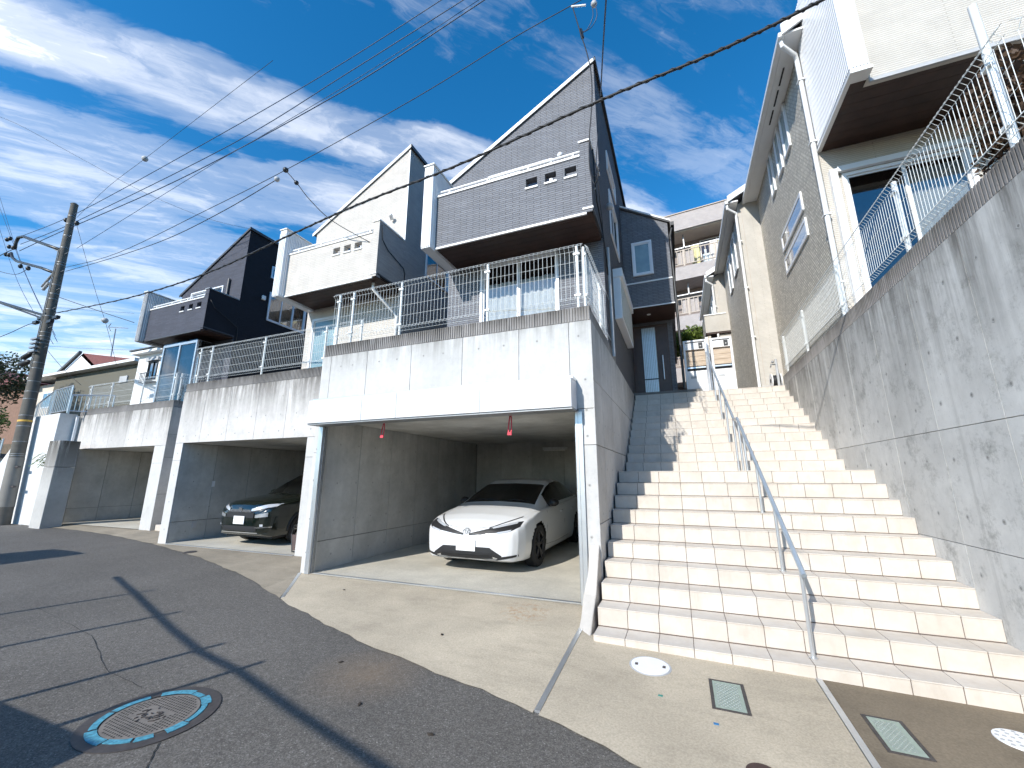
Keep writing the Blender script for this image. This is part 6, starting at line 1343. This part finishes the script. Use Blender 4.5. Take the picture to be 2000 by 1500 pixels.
def meter(x0, x1, y0, y1, label):
    xm, ym = (x0+x1)/2, (y0+y1)/2; t = thing('meter_box', label, 'meter cover', (xm, ym, gz(xm, ym)))
    def sh(mb, a, b, c, d, dz):
        mb.add([(a, c, gz(a, c)+dz), (b, c, gz(b, c)+dz), (b, d, gz(b, d)+dz), (a, d, gz(a, d)+dz), (a, c, gz(a, c)-0.03), (b, c, gz(b, c)-0.03), (b, d, gz(b, d)-0.03), (a, d, gz(a, d)-0.03)], [(0, 1, 2, 3), (0, 4, 5, 1), (1, 5, 6, 2), (2, 6, 7, 3), (3, 7, 4, 0)])
    mb = MB(); sh(mb, x0-0.022, x0, y0-0.018, y1+0.018, 0.005); sh(mb, x1, x1+0.022, y0-0.018, y1+0.018, 0.005); sh(mb, x0, x1, y0-0.018, y0, 0.005); sh(mb, x0, x1, y1, y1+0.018, 0.005); mb.build('frame', 'iron', t)
    mb = MB(); sh(mb, x0+0.002, x1-0.002, y0+0.002, y1-0.002, 0.004); mb.build('lid', 'meter_green', t)
    mb = MB(); nx, ny = int((x1-x0-0.04)/0.014), int((y1-y0-0.05)/0.02)
    for i in range(nx):
        for j in range(ny):
            X = x0+0.02+(i+0.5)*0.014; Y = y0+0.025+(j+0.5)*0.02; s = 0.0045 if (i+j) % 2 else 0.0025; k = 0.0025 if (i+j) % 2 else 0.006; z = gz(X, Y)
            mb.add([(X-s, Y-k, z+0.004), (X+s, Y-k, z+0.004), (X+s, Y+k, z+0.004), (X-s, Y+k, z+0.004), (X, Y, z+0.0075)], [(0, 1, 4), (1, 2, 4), (2, 3, 4), (3, 0, 4)])
    mb.build('tread_stud', 'galv', t, kind='stuff')
meter(0.085, 0.285, 3.60, 4.00, 'pale green meter cover left of the joint strip'); meter(1.02, 1.20, 3.50, 3.88, 'pale green meter cover on the dark paving')
DR = thing('drain_grate', 'white round perforated drain cover at the right edge of the dark paving', 'cover', (1.82, 3.93, gz(1.82, 3.93))); mb = MB(); disc(mb, 1.82, 3.93, 0, 0.13, 0.006, 36); mb.build('lid', 'lid_white', DR)
mb = MB()
for r_, n in ((0.04, 5), (0.075, 9), (0.108, 13)):
    for k in range(n): disc(mb, 1.82 + r_*math.cos(2*math.pi*k/n), 3.93 + r_*math.sin(2*math.pi*k/n), 0, 0.011, 0.0075, 8, thick=0.002)
mb.build('hole', 'grey_box', DR)
for x, y, mt, lab in ((-0.28, 3.62, 'teal_chip', 'tiny teal paint chip on the paving'), (0.075, 3.40, 'blue_chip', 'tiny blue paint chip on the paving')):
    o = MB().box(x-0.016, x+0.016, y-0.011, y+0.011, gz(x, y)-0.004, gz(x, y)+0.003).build('paint_chip', mt); tag(o, lab, 'paint chip')
rnd = random.Random(9)
for (x, y, lab) in ((-4.35, 4.72, 'dry leaf on the paving left of the white car'), (-2.35, 3.95, 'dry leaf in the middle of the paving'), (-2.9, 3.18, 'dry leaf on the asphalt beside the sandy stain'), (-2.28, 2.72, 'dry leaf on the asphalt near the paving edge'), (-1.62, 2.62, 'dry leaf on the asphalt by the joint strip')):
    mb = MB(); a = rnd.uniform(0, 6); 
    P = [(0.028*math.cos(a+t)*k, 0.028*math.sin(a+t)*k) for t, k in ((0, 1), (0.9, .5), (2.2, .55), (3.14, .9), (4.1, .5), (5.4, .45))]
    z = gz(x, y) - (0.012 if y < lerp(EDGE_Y, x) else 0); mb.add([(x+p[0], y+p[1], z+0.006+0.006*(i % 2)) for i, p in enumerate(P)] + [(x+p[0], y+p[1], z+0.003+0.006*(i % 2)) for i, p in enumerate(P)], [(0, 1, 2, 3, 4, 5), (11, 10, 9, 8, 7, 6)] + [(i, (i+1) % 6, 6+(i+1) % 6, 6+i) for i in range(6)])
    o = mb.build('dry_leaf', 'leaf_dry'); tag(o, lab, 'leaf')

# ------------------------------------------------------------------ things across the street that throw the shadows on the road
BF = thing('street_fence', 'tall frame fence across the street behind the viewer', 'fence', (-5, -0.8, -0.3)); hgt = 2.15; sh = Vector((LDIR.x, LDIR.y, 0))*(hgt/-LDIR.z)
top = [(-8.2, 4.15), (-6.83, 3.70), (-5.09, 3.10), (-4.25, 2.84), (-3.52, 2.70), (-2.67, 2.45), (-1.86, 2.24), (-0.6, 1.9), (1.0, 1.4)]
T3 = [Vector((x-sh.x, y-sh.y, hgt-0.12)) for x, y in top]; MB().tube(T3, 0.026, 10).build('top_rail', 'galv', BF, True)
for x, y in ((-6.94, 3.75), (-5.66, 3.30), (-4.30, 2.86), (-3.60, 2.72), (-0.9, 2.0), (0.6, 1.5)): MB().box(x-sh.x-0.02, x-sh.x+0.02, y-sh.y-0.02, y-sh.y+0.02, -0.5, hgt-0.0).build('post', 'galv', BF)
GP = thing('gate_pillar', 'low rendered gate pillar across the street behind the viewer', 'pillar', (-4.6, -0.6, -0.3)); MB().box(-5.6, -4.03, -0.75, -0.18, -0.4, 1.02).build('shaft', 'stucco_pale', GP, bevel=0.02); MB().box(-5.65, -3.98, -0.80, -0.13, 1.021, 1.08).build('cap', 'stucco_pale', GP, bevel=0.01)
KV = dict(L=3.4, wr=0.28, track=0.62, axles=(0.55, 2.95), ws=(0.25, 0.75), rw=(3.2, 3.3), sw=(0.8, 3.1), wm=[(0, .55), (.05, .66), (.15, .72), (.4, .735), (3.2, .735), (3.35, .70), (3.4, .64)], zbot=[(0, .32), (.1, .24), (3.2, .25), (3.4, .36)], ztop=[(0, .85), (.05, .95), (.25, 1.10), (.7, 1.68), (1.0, 1.74), (3.0, 1.76), (3.3, 1.70), (3.4, 1.45)], zbelt=[(0, .75), (.2, .98), (3.3, 1.02), (3.4, .95)], wbelt=[(0, .9), (.3, .96), (3.4, .96)], wtop=[(0, .7), (.3, .8), (.8, .86), (3.4, .86)], crown=[(0, .02), (1, .04), (3.4, .04)])
c = Car('car', 'small silver van parked out of view to the left of the street', -12.55, -0.95, -0.08, KV, 'paint_silver'); c.shell(); c.wheels('alloy', 5, 0.16)
